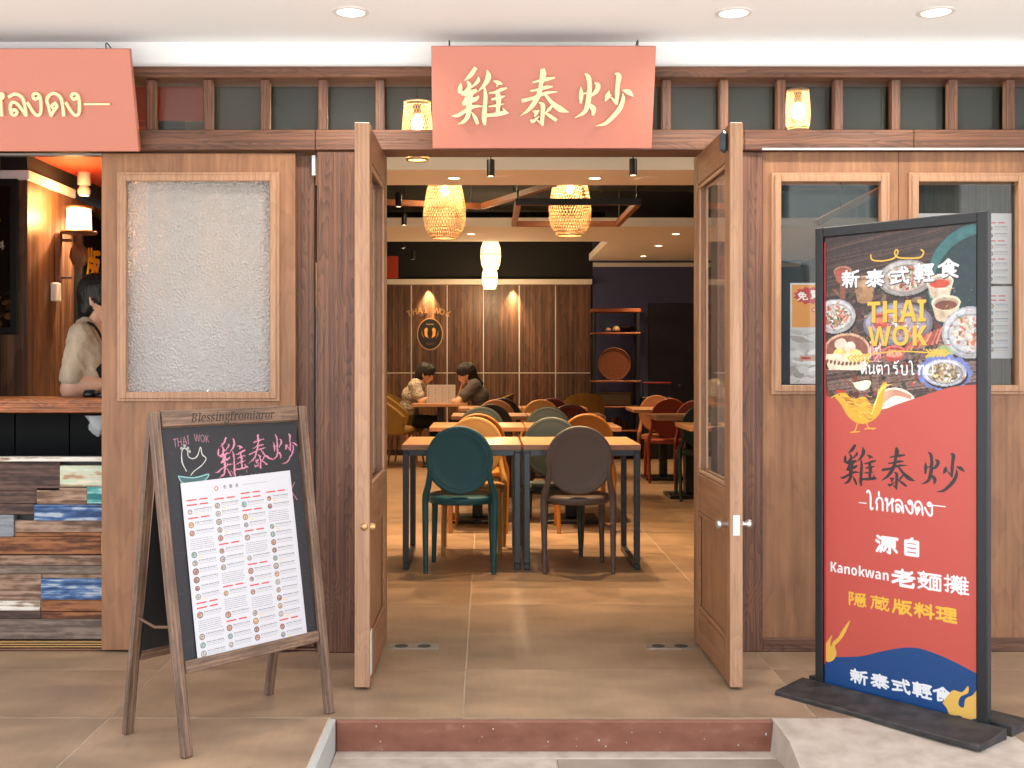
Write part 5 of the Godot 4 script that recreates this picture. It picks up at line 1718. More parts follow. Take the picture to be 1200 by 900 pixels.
	bw(sf, "track", fx(890), fx(1330), fy(178.3), fy(175.4), F - 0.045, F - 0.041, M["bright_metal"], 0.001)
	bw(sf, "track", fx(-160), fx(120), fy(182.5), fy(180), F - 0.01, F + 0.03, M["bright_metal"], 0.001)
	bw(sf, "end_wall", -5.5, fx(-160), 0.0, 2.5, F, F + 0.12, wood("ply", "y"), 0.0)
	bw(sf, "end_wall", fx(1330), 5.5, 0.0, 2.5, F, F + 0.12, wood("ply", "y"), 0.0)
	bw(sf, "threshold", fx(893), fx(1330), 0.001, fy(747.5), F - 0.012, F + 0.06, wood("dark", "x"), 0.003)
	# fixed window panels on the right
	for e in [[893.5, 1052, 903, 1041, "brown plywood panel with a framed window beside the door with the white lock"], [1052.6, 1212, 1063.5, 1201.5, "brown plywood panel with a framed window behind the tall banner stand"], [1212.6, 1330, 1225, 1322, "brown plywood panel with a framed window at the far end of the front"]]:
		var w = thing("window_panel", e[4], "panel", Vector3(fx((e[0] + e[1]) / 2), 0, -F))
		put(w, "board", ring(fx(e[0]), fx(e[1]), fy(747), fy(178.6), fx(e[2] + 2), fx(e[3] - 2), fy(460), fy(205), F - 0.006, F + 0.03, origin_of(w), 0.0), wood("ply", "y"))
		window_in(w, fx(e[2]), fx(e[3]), fy(462), fy(203), F - 0.006, wood("pale", "y"), M["dark_glass"])
	# sheets hung behind the windows
	var fp = thing("window_poster", "orange and grey poster with a red starburst behind the window beside the doorway", "poster", Vector3(fx(946), fy(448), -(F + 0.03)))
	paper(fp, fx(928), fx(970), fy(450), fy(331), F + 0.028, print_mat("free_poster", free_poster_print()))
	var mp = thing("window_menu", "upper printed menu sheet behind the window by the banner", "menu sheet", Vector3(fx(1132), fy(330), -(F + 0.03)))
	paper(mp, fx(1076), fx(1189), fy(332), fy(249), F + 0.028, print_mat("window_menu_upper", menu_print(7, 512, 380, 4)))
	var mq = thing("window_menu", "lower printed menu sheet behind the window by the banner", "menu sheet", Vector3(fx(1132), fy(420), -(F + 0.03)))
	paper(mq, fx(1076), fx(1190), fy(420), fy(335), F + 0.028, print_mat("window_menu_lower", menu_print(9, 512, 380, 4)))

func paper(parent, x0, x1, y0, y1, d, m):
	var o = origin_of(parent)
	var b = MB.new()
	b.quad_uv(Vector3(x0, y0, -d) - o, Vector3(x1 - x0, 0, 0), Vector3(0, y1 - y0, 0), Vector3.BACK)
	put(parent, "sheet", b, m)

# ---------------------------------------------------------------- open door leaves
func build_doors():
	for e in [[-1, "open timber door leaf with glass above and a round brass latch", -0.5, -0.443], [1, "open timber door leaf with glass above and a white lock plate", 0.924, 0.972]]:
		var x0 = e[2]
		var x1 = e[3]
		var n = 4.27      # free edge, towards the street
		var h = 5.02      # hinge edge
		var t = thing("door_leaf", e[1], "door", Vector3((x0 + x1) / 2, 0, -h))
		var pale = wood("pale", "y")
		var dk = wood("ply", "y")
		var dz = wood("ply", "z")
		# the free stile has the pale planed edge
		bw(t, "stile", x0, x1, 0.012, 2.155, n, n + 0.012, pale, 0.002)
		bw(t, "stile", x0 + 0.0006, x1 - 0.0006, 0.012, 2.155, n + 0.0121, n + 0.1, dk, 0.002)
		bw(t, "stile", x0, x1, 0.012, 2.155, h - 0.09, h, dk, 0.003)
		var a = n + 0.1005
		var b = h - 0.0905
		bw(t, "top_rail", x0 + 0.001, x1 - 0.001, 2.02, 2.154, a, b, dz, 0.003)
		bw(t, "middle_rail", x0 + 0.001, x1 - 0.001, 0.6, 0.76, a, b, dz, 0.003)
		bw(t, "bottom_rail", x0 + 0.001, x1 - 0.001, 0.013, 0.16, a, b, dz, 0.003)
		bw(t, "lower_panel", x0 + 0.014, x1 - 0.014, 0.1605, 0.5995, a, b, dk, 0.004)
		for side in [0, 1]:
			# moulding round the lower panel and beads round the glass
			var xa = x0 + 0.004 if side == 0 else x1 - 0.0135
			var xb = x0 + 0.0135 if side == 0 else x1 - 0.004
			for q in [[0.161, 0.185, a, b], [0.575, 0.599, a, b], [0.1855, 0.5745, a, a + 0.024], [0.1855, 0.5745, b - 0.024, b]]:
				bw(t, "moulding", xa, xb, q[0], q[1], q[2], q[3], dz, 0.004)
			for q in [[0.761, 0.779, a, b], [2.001, 2.019, a, b], [0.7795, 2.0005, a, a + 0.018], [0.7795, 2.0005, b - 0.018, b]]:
				bw(t, "glazing_bead", xa, xb, q[0], q[1], q[2], q[3], pale, 0.004)
		var g = MB.new()
		var xm = (x0 + x1) / 2
		g.quad_uv(Vector3(xm, 0.765, -a) - origin_of(t), Vector3(0, 0, a - b), Vector3(0, 1.25, 0), Vector3(-e[0], 0, 0))
		put(t, "pane", g, M["glass"])
		if e[0] > 0:
			bw(t, "lock_plate", xm - 0.013, xm + 0.013, 0.588, 0.665, n - 0.003, n - 0.0002, M["white_plastic"], 0.001)
			for s in [-1.0, 1.0]:
				var k = MB.new()
				k.lathe([Vector2(0.001, 0.045), Vector2(0.018, 0.042), Vector2(0.02, 0.03), Vector2(0.01, 0.02), Vector2(0.01, 0.0)], 14, Vector3.ZERO, Basis(Vector3.FORWARD, s * PI / 2))
				put(t, "latch_knob", k, M["bright_metal"], Vector3((x1 - x0) / 2 * s, 0.625, h - n - 0.045))
			var hb = MB.new()
			hb.box(Vector3.ZERO, Vector3(0.03, 0.085, 0.035), 0.012)
			put(t, "top_bolt", hb, M["grey_steel"], Vector3(-(x1 - x0) / 2 - 0.014, 2.09, h - n - 0.05))
		else:
			var k = MB.new()
			k.lathe([Vector2(0.001, 0.012), Vector2(0.012, 0.012), Vector2(0.015, 0.0)], 14, Vector3.ZERO, Basis(Vector3.RIGHT, PI / 2))
			put(t, "latch_bolt", k, M["brass"], Vector3(0.008, 0.622, h - n))
			var k2 = MB.new()
			k2.lathe([Vector2(0.001, 0.02), Vector2(0.014, 0.018), Vector2(0.016, 0.0)], 14, Vector3.ZERO, Basis(Vector3.FORWARD, PI / 2))
			put(t, "latch_knob", k2, M["brass"], Vector3((x1 - x0) / 2, 0.615, h - n - 0.04))
			bw(t, "kick_plate", x1 + 0.0002, x1 + 0.002, 0.05, 0.22, n + 0.02, n + 0.075, M["white_plastic"], 0.0)
		for y in [0.2, 1.1, 2.0]:
			var hg = MB.new()
			hg.tube([Vector3(0, -0.04, 0), Vector3(0, 0.04, 0)], 0.007, 8)
			put(t, "hinge", hg, M["grey_steel"], Vector3((x1 - x0) / 2 * e[0] , y, 0.0))

# ---------------------------------------------------------------- signs
func sign_board(label, pxl, pxr, pyt, pyb, dt, db, called) -> Node3D:
	# a board leaning out at its top
	var bl = P(pxl, pyb, db)
	var br = P(pxr, pyb, db)
	var tc = P((pxl + pxr) / 2.0, pyt, dt)
	var t = thing(called, label, "sign", (bl + br) / 2.0)
	var w = br.x - bl.x
	var upv = Vector3(0, tc.y - bl.y, -dt + db)
	t.rotation.x = atan2(upv.z, upv.y)
	bx(t, "board", Vector3(0, upv.length() / 2, -0.015), Vector3(w, upv.length(), 0.03), mat("sign_red", Color(0.725, 0.425, 0.345), 0.36), 0.002)
	for s in [-1, 1]:
		var hk = MB.new()
		hk.tube(smooth_pts([Vector3(0, 0, 0), Vector3(0, 0.016, 0), Vector3(0, 0.02, -0.02), Vector3(0, 0.0, -0.06)], 4), 0.003, 6)
		put(t, "hook", hk, M["grey_steel"], Vector3(s * w * 0.42, upv.length(), -0.012))
	return t

func build_signs():
	var t = sign_board("salmon sign board with three raised gold brush characters over the doorway", 507, 763.5, 54, 174, 4.6, 4.73, "hanging_sign")
	var pos = [[525, 78], [605, 78], [670, 80]]
	var k = 0
	for ch in ["雞", "泰", "炒"]:
		var ss = []
		for st in brush_strokes(ch):
			var o = []
			for q in st:
				var px = pos[k][0] + q.x / 12.5
				var py = pos[k][1] + q.y / 12.5
				# the board's own axes: metres from the middle of its lower edge
				var d = lerp(4.6, 4.73, clamp((py - 54) / 120.0, 0, 1))
				o.append(Vector3(((px - 570.0) * d - 65.25 * 4.73) / FOC, (174.0 - py) / FOC * d * 1.03, q.z / 12.5 / FOC * d))
			ss.append(o)
		put(t, "character", letter_mesh(ss, 0.012), M["gold_letter"], Vector3(0, 0, 0.0))
		k += 1
	t = sign_board("orange red sign board with raised gold Thai letters over the bar opening", -180, 163, 57, 177.5, 4.62, 4.75, "hanging_sign")
	# letters traced on the photograph: x of the left edge, width
	for e in [["ไ", -62, 18], ["ก", -41, 22], ["่", -39, 22], ["ห", -13, 21], ["ล", 12, 23], ["ง", 34, 20], ["ด", 55.5, 23], ["ง", 79, 20]]:
		var ss = []
		for st in thai_lines(e[0]):
			var o = []
			for q in st:
				var px = e[1] + q.x / 100.0 * e[2]
				var py = 111.5 + q.y / 100.0 * 25.0
				var d = lerp(4.62, 4.75, clamp((py - 57) / 120.0, 0, 1))
				o.append(Vector3(((px - 570.0) * d + 578.5 * 4.75) / FOC, (177.5 - py) / FOC * d * 1.03, 0.0125))
			ss.append(o)
		put(t, "letter", letter_mesh(ss, 0.014), M["gold_letter"])
	put(t, "dash", letter_mesh([[Vector3((-471.0 * 4.68 + 578.5 * 4.75) / FOC, 54 / FOC * 4.8, 0.008), Vector3((-442.0 * 4.68 + 578.5 * 4.75) / FOC, 54 / FOC * 4.8, 0.008)]], 0.012), M["gold_letter"])

# ---------------------------------------------------------------- A-frame chalkboard
func build_chalkboard():
	var c = (AF_L + AF_R) / 2.0 + Vector3(-0.122, 0, -0.12)
	var turn = atan2(0.47, 0.411)
	var t = thing("chalkboard_stand", "wooden A-frame chalkboard with pink chalk characters and a menu sheet", "chalkboard", c, turn)
	# own axes: x along the board, z out of its face
	var hw = 0.312
	var H = 1.085
	var fz = 0.172
	var wd = wood("worn", "y", Color(1.0, 0.97, 0.93), true)
	var at = func(x, s, front, out): # point on the front (or rear) slope; s from foot 0 to top 1, out: lift off the slope
		var z = fz * (1.0 - s) * (1.0 if front else -1.0)
		var nn = Vector3(0, fz, H * (1.0 if front else -1.0)).normalized()
		return Vector3(x, s * H, z) + nn * out
	for s in [-1.0, 1.0]:
		var flare = 0.0
		bar(t, "leg", at.call(s * (hw - 0.018), 0.0, true, 0.0), at.call(s * (hw - 0.006), 1.0, true, 0.0), 0.036, 0.024, wd, Vector3.RIGHT, 0.004)
		bar(t, "leg", at.call(s * (hw - 0.018), 0.0, false, 0.0), at.call(s * (hw - 0.006), 0.985, false, 0.0), 0.036, 0.022, wd, Vector3.RIGHT, 0.004)
		var st = MB.new()
		st.tube([Vector3(s * (hw - 0.015), 0.4, -0.1), Vector3(s * (hw - 0.012), 0.385, 0.0), Vector3(s * (hw - 0.015), 0.4, 0.1)], 0.005, 6)
		put(t, "stay_cord", st, mat("cord_brown", Color(0.4, 0.28, 0.2), 0.9))
	var rl = bar(t, "top_rail", at.call(-hw + 0.03, 0.977, true, 0.0), at.call(hw - 0.03, 0.977, true, 0.0), 0.055, 0.022, wd, Vector3(0, H, -fz), 0.003)
	bar(t, "bottom_rail", at.call(-hw + 0.036, 0.25, true, 0.0), at.call(hw - 0.036, 0.25, true, 0.0), 0.04, 0.022, wd, Vector3(0, H, -fz), 0.003)
	bar(t, "rear_rail", at.call(-hw + 0.036, 0.965, false, 0.0), at.call(hw - 0.036, 0.965, false, 0.0), 0.04, 0.02, wd, Vector3.UP, 0.003)
	bar(t, "rear_rail", at.call(-hw + 0.036, 0.25, false, 0.0), at.call(hw - 0.036, 0.25, false, 0.0), 0.04, 0.02, wd, Vector3.UP, 0.003)
	# slates
	var sb = (Vector3(0, H, -fz)).normalized()
	for front in [true, false]:
		var m = MB.new()
		var a = at.call(-hw + 0.034, 0.25, front, -0.004)
		var b = at.call(hw - 0.034, 0.25, front, -0.004)
		var up = at.call(0.0, 0.95, front, 0.0) - at.call(0.0, 0.25, front, 0.0)
		m.quad_uv(a, b - a, up, Vector3(0, 0.15, 1.0 if front else -1.0).normalized())
		m.quad(a - Vector3(0, 0, 0.004 if front else -0.004), b - Vector3(0, 0, 0.004 if front else -0.004), b + up - Vector3(0, 0, 0.004 if front else -0.004), a + up - Vector3(0, 0, 0.004 if front else -0.004), Vector3(0, 0, -1.0 if front else 1.0))
		put(t, "slate", m, print_mat("chalk_print", chalk_print(), 0.6) if front else mat("slate_black", Color(0.1, 0.095, 0.1), 0.6))
	# script lettering on the top rail
	var tm = TextMesh.new()
	tm.text = "Blessingfromiaror"; tm.font = font("Droid Serif", 400); tm.font_size = 32; tm.pixel_size = 0.00125; tm.depth = 0.0004
	var lt = put(rl, "lettering", tm, mat("ink_brown", Color(0.12, 0.09, 0.08), 0.8), Vector3(0.004, 0.005, 0.0113))
	lt.basis = rl.basis.inverse() * Basis(Vector3.RIGHT, Vector3(0.28, 1, -fz / H).normalized(), Vector3(0, fz, H).normalized())
	lt.position = Vector3(-0.002, 0.0, -0.0115)
	# the menu sheet pasted on the slate
	var sh = thing("menu_sheet", "white printed menu sheet pasted on the chalkboard", "menu sheet", c, turn)
	var pts = []
	for e in [[208, 567], [337, 553], [357, 745], [228, 775]]:
		var q = on_plane(e[0], e[1], AF_L, AF_R - AF_L, AF_T - AF_L)
		pts.append(at.call((q.x - 0.5) * hw * 2.0, q.y, true, 0.0015))
	var m = MB.new()
	var nn = Vector3(0, fz, H).normalized()
	m.tri(pts[3], pts[2], pts[1], nn, Vector2(0, 1), Vector2(1, 1), Vector2(1, 0))
	m.tri(pts[3], pts[1], pts[0], nn, Vector2(0, 1), Vector2(1, 0), Vector2(0, 0))
	put(sh, "sheet", m, print_mat("menu_print", menu_print(2, 640, 800, 4), 0.4))

# ---------------------------------------------------------------- banner stand
func build_banner():
	var c = (BAN_L + BAN_R) / 2.0
	var W = (BAN_R - BAN_L).length()
	var t = thing("banner_stand", "tall red and blue printed banner in a black frame on a black foot", "banner stand", c, -atan2(0.52, 0.431))
	var fm = mat("frame_black", Color(0.075, 0.072, 0.078), 0.42)
	var w2 = W / 2
	bx(t, "frame_post", Vector3(-w2 + 0.016, 0.885, 0), Vector3(0.033, 1.74, 0.034), fm, 0.003)
	bx(t, "frame_post", Vector3(w2 - 0.0255, 0.885, 0), Vector3(0.037, 1.74, 0.03), fm, 0.003)
	bx(t, "frame_rail", Vector3(-0.005, 1.736, 0), Vector3(W - 0.078, 0.037, 0.034), fm, 0.003)
	bx(t, "frame_rail", Vector3(-0.005, 0.018, 0), Vector3(W - 0.078, 0.022, 0.033), fm, 0.003)
	bx(t, "back_panel", Vector3(-0.005, 0.88, -0.002), Vector3(W - 0.08, 1.67, 0.006), fm, 0.001)
	bx(t, "red_edge", Vector3(-w2 + 0.0365, 0.9, 0.006), Vector3(0.006, 1.6, 0.004), mat("edge_red", Color(0.62, 0.08, 0.12), 0.5), 0.001)
	var m = MB.new()
	m.quad_uv(Vector3(-w2 + 0.05 * W, 0.03, 0.0035), Vector3(0.875 * W, 0, 0), Vector3(0, 1.686, 0), Vector3.BACK, Vector2(0, 1.0 - 0.019 / 1.705))
	put(t, "print", m, print_mat("banner_print", banner_print(), 0.38))
	# two sloping foot plates, front and rear, and the bolts that hold them
	var fp = noise_mat("foot_black", mix_tex(140, [Color(0.1, 0.09, 0.09), Color(0.17, 0.15, 0.145), Color(0.22, 0.2, 0.19)], 0.02, 5, 256, 1.5), 2.0, 0.6, 0.05, null, true)
	for s in [1.0, -1.0]:
		var k = MB.new()
		var p = PackedVector2Array([Vector2(0.018, 0.0), Vector2(0.2, 0.0), Vector2(0.2, 0.012), Vector2(0.194, 0.018), Vector2(0.024, 0.036), Vector2(0.018, 0.034)])
		var q = PackedVector2Array()
		for v in p: q.append(Vector2(v.x * s, v.y))
		k.extrude(q, -w2 - 0.06, w2 + 0.05, Transform3D(Basis(Vector3(0, 0, 1), Vector3.UP, Vector3(-1, 0, 0)), Vector3.ZERO))
		put(t, "foot_plate", k, fp)
	for x in [-0.1, 0.18]:
		var b = MB.new()
		b.lathe([Vector2(0.001, 0.014), Vector2(0.012, 0.012), Vector2(0.014, 0.0)], 12, Vector3.ZERO, Basis(Vector3.RIGHT, PI / 2))
		put(t, "bolt", b, M["grey_steel"], Vector3(x, 0.02, 0.0165))

# ---------------------------------------------------------------- tables and chairs
func oval_chair(label, group) -> Node3D:
	# own axes: backrest on +z
	var t = thing("oval_back_chair", label, "chair", Vector3.ZERO, 0.0, group)
	var m = MB.new()
	var tilt = Basis(Vector3.RIGHT, PI / 2 + 0.13) * Basis.from_scale(Vector3(0.197, 1.0, 0.205))
	m.lathe([Vector2(0.002, 0.004), Vector2(0.6, 0.0065), Vector2(0.8, 0.0105), Vector2(0.832, 0.0155), Vector2(0.86, 0.011), Vector2(0.9, 0.0155), Vector2(0.965, 0.0165), Vector2(1.0, 0.01), Vector2(1.002, -0.003), Vector2(0.97, -0.011), Vector2(0.88, -0.013), Vector2(0.84, -0.009), Vector2(0.81, -0.014), Vector2(0.5, -0.017), Vector2(0.002, -0.019)], 40, Vector3(0, 0.668, 0.228), tilt)
	put(t, "backrest", m, null)
	var st = MB.new()
	st.lathe([Vector2(0.002, 0.448), Vector2(0.1, 0.449), Vector2(0.165, 0.452), Vector2(0.19, 0.45), Vector2(0.207, 0.442), Vector2(0.212, 0.43), Vector2(0.209, 0.41), Vector2(0.2, 0.398), Vector2(0.188, 0.398), Vector2(0.186, 0.42), Vector2(0.002, 0.42)], 32)
	put(t, "seat", st, null)
	for s in [-1.0, 1.0]:
		var r = MB.new()
		r.tube(smooth_pts([Vector3(s * 0.176, 0.64, 0.231), Vector3(s * 0.176, 0.58, 0.222), Vector3(s * 0.188, 0.51, 0.2), Vector3(s * 0.204, 0.44, 0.178), Vector3(s * 0.204, 0.3, 0.188), Vector3(s * 0.2, 0.0, 0.222)], 5), [0.011, 0.0125, 0.0135, 0.0145, 0.0155, 0.0165, 0.0175, 0.018, 0.018, 0.0185, 0.019, 0.0195, 0.02, 0.0205, 0.0205, 0.0205, 0.02, 0.0195, 0.0195, 0.019, 0.0185, 0.018, 0.017, 0.016, 0.015, 0.0135], 10)
		put(t, "leg", r, null)
		var f = MB.new()
		f.tube([Vector3(s * 0.172, 0.43, -0.135), Vector3(s * 0.176, 0.25, -0.15), Vector3(s * 0.182, 0.0, -0.168)], [0.021, 0.018, 0.0135], 10)
		put(t, "leg", f, null)
	return t

func paint(t: Node3D, m: Material):
	for c in t.get_children():
		if c is MeshInstance3D: c.material_override = m

func build_furniture():
	# square tables: x range, near edge, kind, label
	var tops = wood("table", "x", Color(1, 0.96, 0.92), false, 0.3)
	var edge = wood("pale", "x", Color(1.0, 0.93, 0.86), false, 0.4)
	var rows = [
		[-0.505, 0.208, 6.73, 7.43, true, "square wooden table on steel loop legs pushed up by the teal chair"],
		[0.221, 0.924, 6.73, 7.43, true, "square wooden table on steel loop legs pushed up by the taupe chair"],
		[-0.43, 0.29, 8.5, 9.18, false, "square pedestal table between the dark mustard chair and a sage chair"],
		[0.298, 1.02, 8.5, 9.18, false, "square pedestal table between the mustard chair and a sage chair, second from the doorway"],
		[-0.32, 0.375, 10.2, 10.86, false, "square pedestal table between the dark brown chair and the tan chair"],
		[0.383, 1.085, 10.2, 10.86, false, "square pedestal table between the dark red chair and the pale yellow chair"],
		[-0.3, 0.38, 11.9, 12.56, false, "square pedestal table behind the tan chair, before the diners"],
		[0.388, 1.07, 11.9, 12.56, false, "square pedestal table behind the pale yellow chair, before the panelled wall"],
		[1.54, 2.25, 8.5, 9.2, false, "square table beside the open door with the white lock"],
		[1.515, 2.23, 10.05, 10.75, false, "square table beside the dark green chair"],
		[1.52, 2.23, 11.6, 12.3, false, "square table between the red brown chair and the tan oval chair by the navy wall"],
		[-0.87, -0.22, 13.07, 13.75, false, "square table where two people sit with a menu"],
	]
	for e in rows:
		var t = thing("dining_table", e[5], "table", Vector3((e[0] + e[1]) / 2, 0, -(e[2] + e[3]) / 2), 0, "square wooden dining tables")
		var w = e[1] - e[0]
		var dp = e[3] - e[2]
		bx(t, "table_top", Vector3(0, 0.7365, 0), Vector3(w - 0.006, 0.027, dp - 0.006), tops, 0.002)
		var rim = MB.new()
		for s in [-1.0, 1.0]:
			rim.box(Vector3(0, 0.7335, s * (dp / 2 - 0.0013)), Vector3(w, 0.032, 0.0026), 0.0008)
			rim.box(Vector3(s * (w / 2 - 0.0013), 0.7335, 0), Vector3(0.0026, 0.0318, dp - 0.0054), 0.0008)
		put(t, "edge_band", rim, edge)
		if e[4]:
			var st = M["grey_steel"]
			for s in [-1.0, 1.0]:
				var x = s * (w / 2 - 0.022)
				for z in [-1.0, 1.0]: bx(t, "leg", Vector3(x, 0.37, z * (dp / 2 - 0.025)), Vector3(0.036, 0.664, 0.036), st, 0.003)
				bx(t, "foot_runner", Vector3(x, 0.019, 0), Vector3(0.035, 0.035, dp - 0.014), st, 0.003)
				bx(t, "side_rail", Vector3(x, 0.711, 0), Vector3(0.035, 0.018, dp - 0.02), st, 0.002)
			for z in [-1.0, 1.0]: bx(t, "cross_rail", Vector3(0, 0.7, z * (dp / 2 - 0.025)), Vector3(w - 0.081, 0.036, 0.03), st, 0.002)
		else:
			bx(t, "pedestal", Vector3(0, 0.37, 0), Vector3(0.08, 0.68, 0.08), M["black_metal"], 0.004)
			bx(t, "foot_plate", Vector3(0, 0.016, 0), Vector3(0.42, 0.022, 0.42), M["black_metal"], 0.004)
			bx(t, "top_bracket", Vector3(0, 0.714, 0), Vector3(0.4, 0.014, 0.4), M["black_metal"], 0.002)
	# chairs: x, distance of the backrest, faces us?, colour, label
	var cols = {
		"teal": Color(0.06, 0.295, 0.32), "taupe": Color(0.36, 0.3, 0.268), "yellow": Color(0.64, 0.47, 0.23), "sage": Color(0.175, 0.21, 0.185), "mustard": Color(0.6, 0.36, 0.1),
		"brown": Color(0.11, 0.085, 0.075), "red": Color(0.3, 0.06, 0.045), "tan": Color(0.52, 0.34, 0.2), "black": Color(0.05, 0.05, 0.055), "rust": Color(0.5, 0.17, 0.08), "green": Color(0.1, 0.19, 0.175), "peach": Color(0.66, 0.42, 0.25), "pale": Color(0.7, 0.5, 0.24),
	}
	var list = [
		[-0.15, 6.6, false, "teal", "teal oval-back plastic chair with its back to the doorway"],
		[0.54, 6.6, false, "taupe", "grey brown oval-back plastic chair with its back to the doorway"],
		[-0.09, 7.6, true, "yellow", "light yellow oval-back chair across the table from the teal chair"],
		[0.43, 7.6, true, "sage", "sage green oval-back chair across the table from the grey brown chair"],
		[-0.05, 8.15, false, "mustard", "dark mustard oval-back chair back to back with the light yellow chair"],
		[0.715, 8.15, false, "mustard", "mustard oval-back chair back to back with the sage green chair"],
		[-0.05, 9.35, true, "sage", "grey green oval-back chair across the table from the dark mustard chair"],
		[0.52, 9.35, true, "sage", "grey green oval-back chair next to the dark red chair"],
		[0.04, 9.92, false, "brown", "dark brown oval-back chair behind the light yellow chair"],
		[0.75, 9.92, false, "red", "dark red oval-back chair in front of the pale yellow chair"],
		[0.1, 11.05, true, "tan", "tan oval-back chair beyond the dark brown chair"],
		[0.54, 11.05, true, "pale", "pale yellow oval-back chair beyond the grey green chair"],
		[0.17, 11.55, false, "black", "black oval-back chair behind the tan chair"],
		[0.68, 11.55, false, "red", "dark red oval-back chair behind the pale yellow chair"],
		[1.93, 10.0, false, "green", "dark green oval-back chair at the table by the open door with the white lock"],
		[1.86, 11.5, false, "rust", "red brown oval-back chair showing its orange seat"],
		[1.9, 12.5, true, "peach", "peach oval-back chair in front of the navy wall"],
		[2.03, 10.9, true, "rust", "rusty red oval-back chair facing the dark green chair"],
	]
	var proto: Node3D = null
	for e in list:
		var z = -(e[1] + 0.228) if not e[2] else -(e[1] - 0.228)
		var o: Node3D
		if proto == null:
			proto = oval_chair(e[4], "oval-back chairs in the dining room")
			o = proto
			o.position = Vector3(e[0], 0, z)
			o.rotation.y = PI if e[2] else 0.0
		else: o = copy_of(proto, Vector3(e[0], 0, z), PI if e[2] else 0.0, e[4], "oval-back chairs in the dining room")
		o.rotation.y += rng.randf_range(-0.05, 0.05)
		paint(o, mat("chair_" + e[3], cols[e[3]], 0.5))
	# upholstered shell chairs at the back
	var sh = [
		[-1.06, 13.25, PI / 2, "mustard upholstered shell chair nearer the doorway at the two diners' table"],
		[-0.98, 13.75, PI / 2 - 0.15, "mustard upholstered shell chair under the diner with the white top"],
		[0.02, 13.5, -PI / 2, "mustard upholstered shell chair under the diner resting her head"],
		[1.2, 13.9, PI, "olive upholstered shell chair in front of the panelled wall by the shelf"],
	]
	var sp: Node3D = null
	for e in sh:
		if sp == null:
			sp = shell_chair(e[3], "upholstered shell chairs")
			sp.position = Vector3(e[0], 0, -e[1]); sp.rotation.y = e[2] + PI
		else: copy_of(sp, Vector3(e[0], 0, -e[1]), e[2] + PI, e[3], "upholstered shell chairs")
	build_shelf()

func shell_chair(label, group) -> Node3D:
	# own axes: backrest on +z
	var t = thing("shell_chair", label, "chair", Vector3.ZERO, 0.0, group)
	var fab = noise_mat("mustard_fabric", mix_tex(150, [Color(0.42, 0.3, 0.1), Color(0.5, 0.37, 0.14)], 0.08, 3, 128), 4.0, 0.85)
	var rows = []
	for r in 9:
		var v = r / 8.0
		var row = []
		for q in 17:
			var an = lerp(-0.62 * PI, 0.62 * PI, q / 16.0)
			var side = abs(an) / (0.62 * PI)
			var top = lerp(0.86, 0.6, pow(side, 2.2))
			var y = lerp(0.4, top, v)
			var rad = lerp(0.22, 0.265, v)
			row.append(Vector3(sin(an) * rad, y, cos(an) * rad + v * 0.05 * (1.0 - side)))
		rows.append(row)
	var m = MB.new()
	m.grid(rows, false, false, true)
	var inner = []
	for r in rows:
		var row = []
		for p in r: row.append(Vector3(p.x * 0.88, p.y, p.z - 0.03))
		inner.append(row)
	m.grid(inner)
	m.grid([rows[8], inner[8]])
	var le = []
	for r in 9: le.append([rows[r][0], inner[r][0]])
	m.grid(le)
	le = []
	for r in 9: le.append([rows[r][16], inner[r][16]])
	m.grid(le)
	put(t, "shell", m, fab)
	var s = MB.new()
	s.lathe([Vector2(0.002, 0.49), Vector2(0.17, 0.488), Vector2(0.215, 0.47), Vector2(0.225, 0.43), Vector2(0.2, 0.39), Vector2(0.002, 0.385)], 24)
	put(t, "seat", s, fab)
	for x in [-1.0, 1.0]:
		for z in [-1.0, 1.0]:
			var l = MB.new()
			l.tube([Vector3(x * 0.14, 0.4, z * 0.13), Vector3(x * 0.19, 0.0, z * 0.18)], [0.018, 0.011], 8)
			put(t, "leg", l, wood("pale", "y", Color(0.9, 0.75, 0.6), true))
	return t

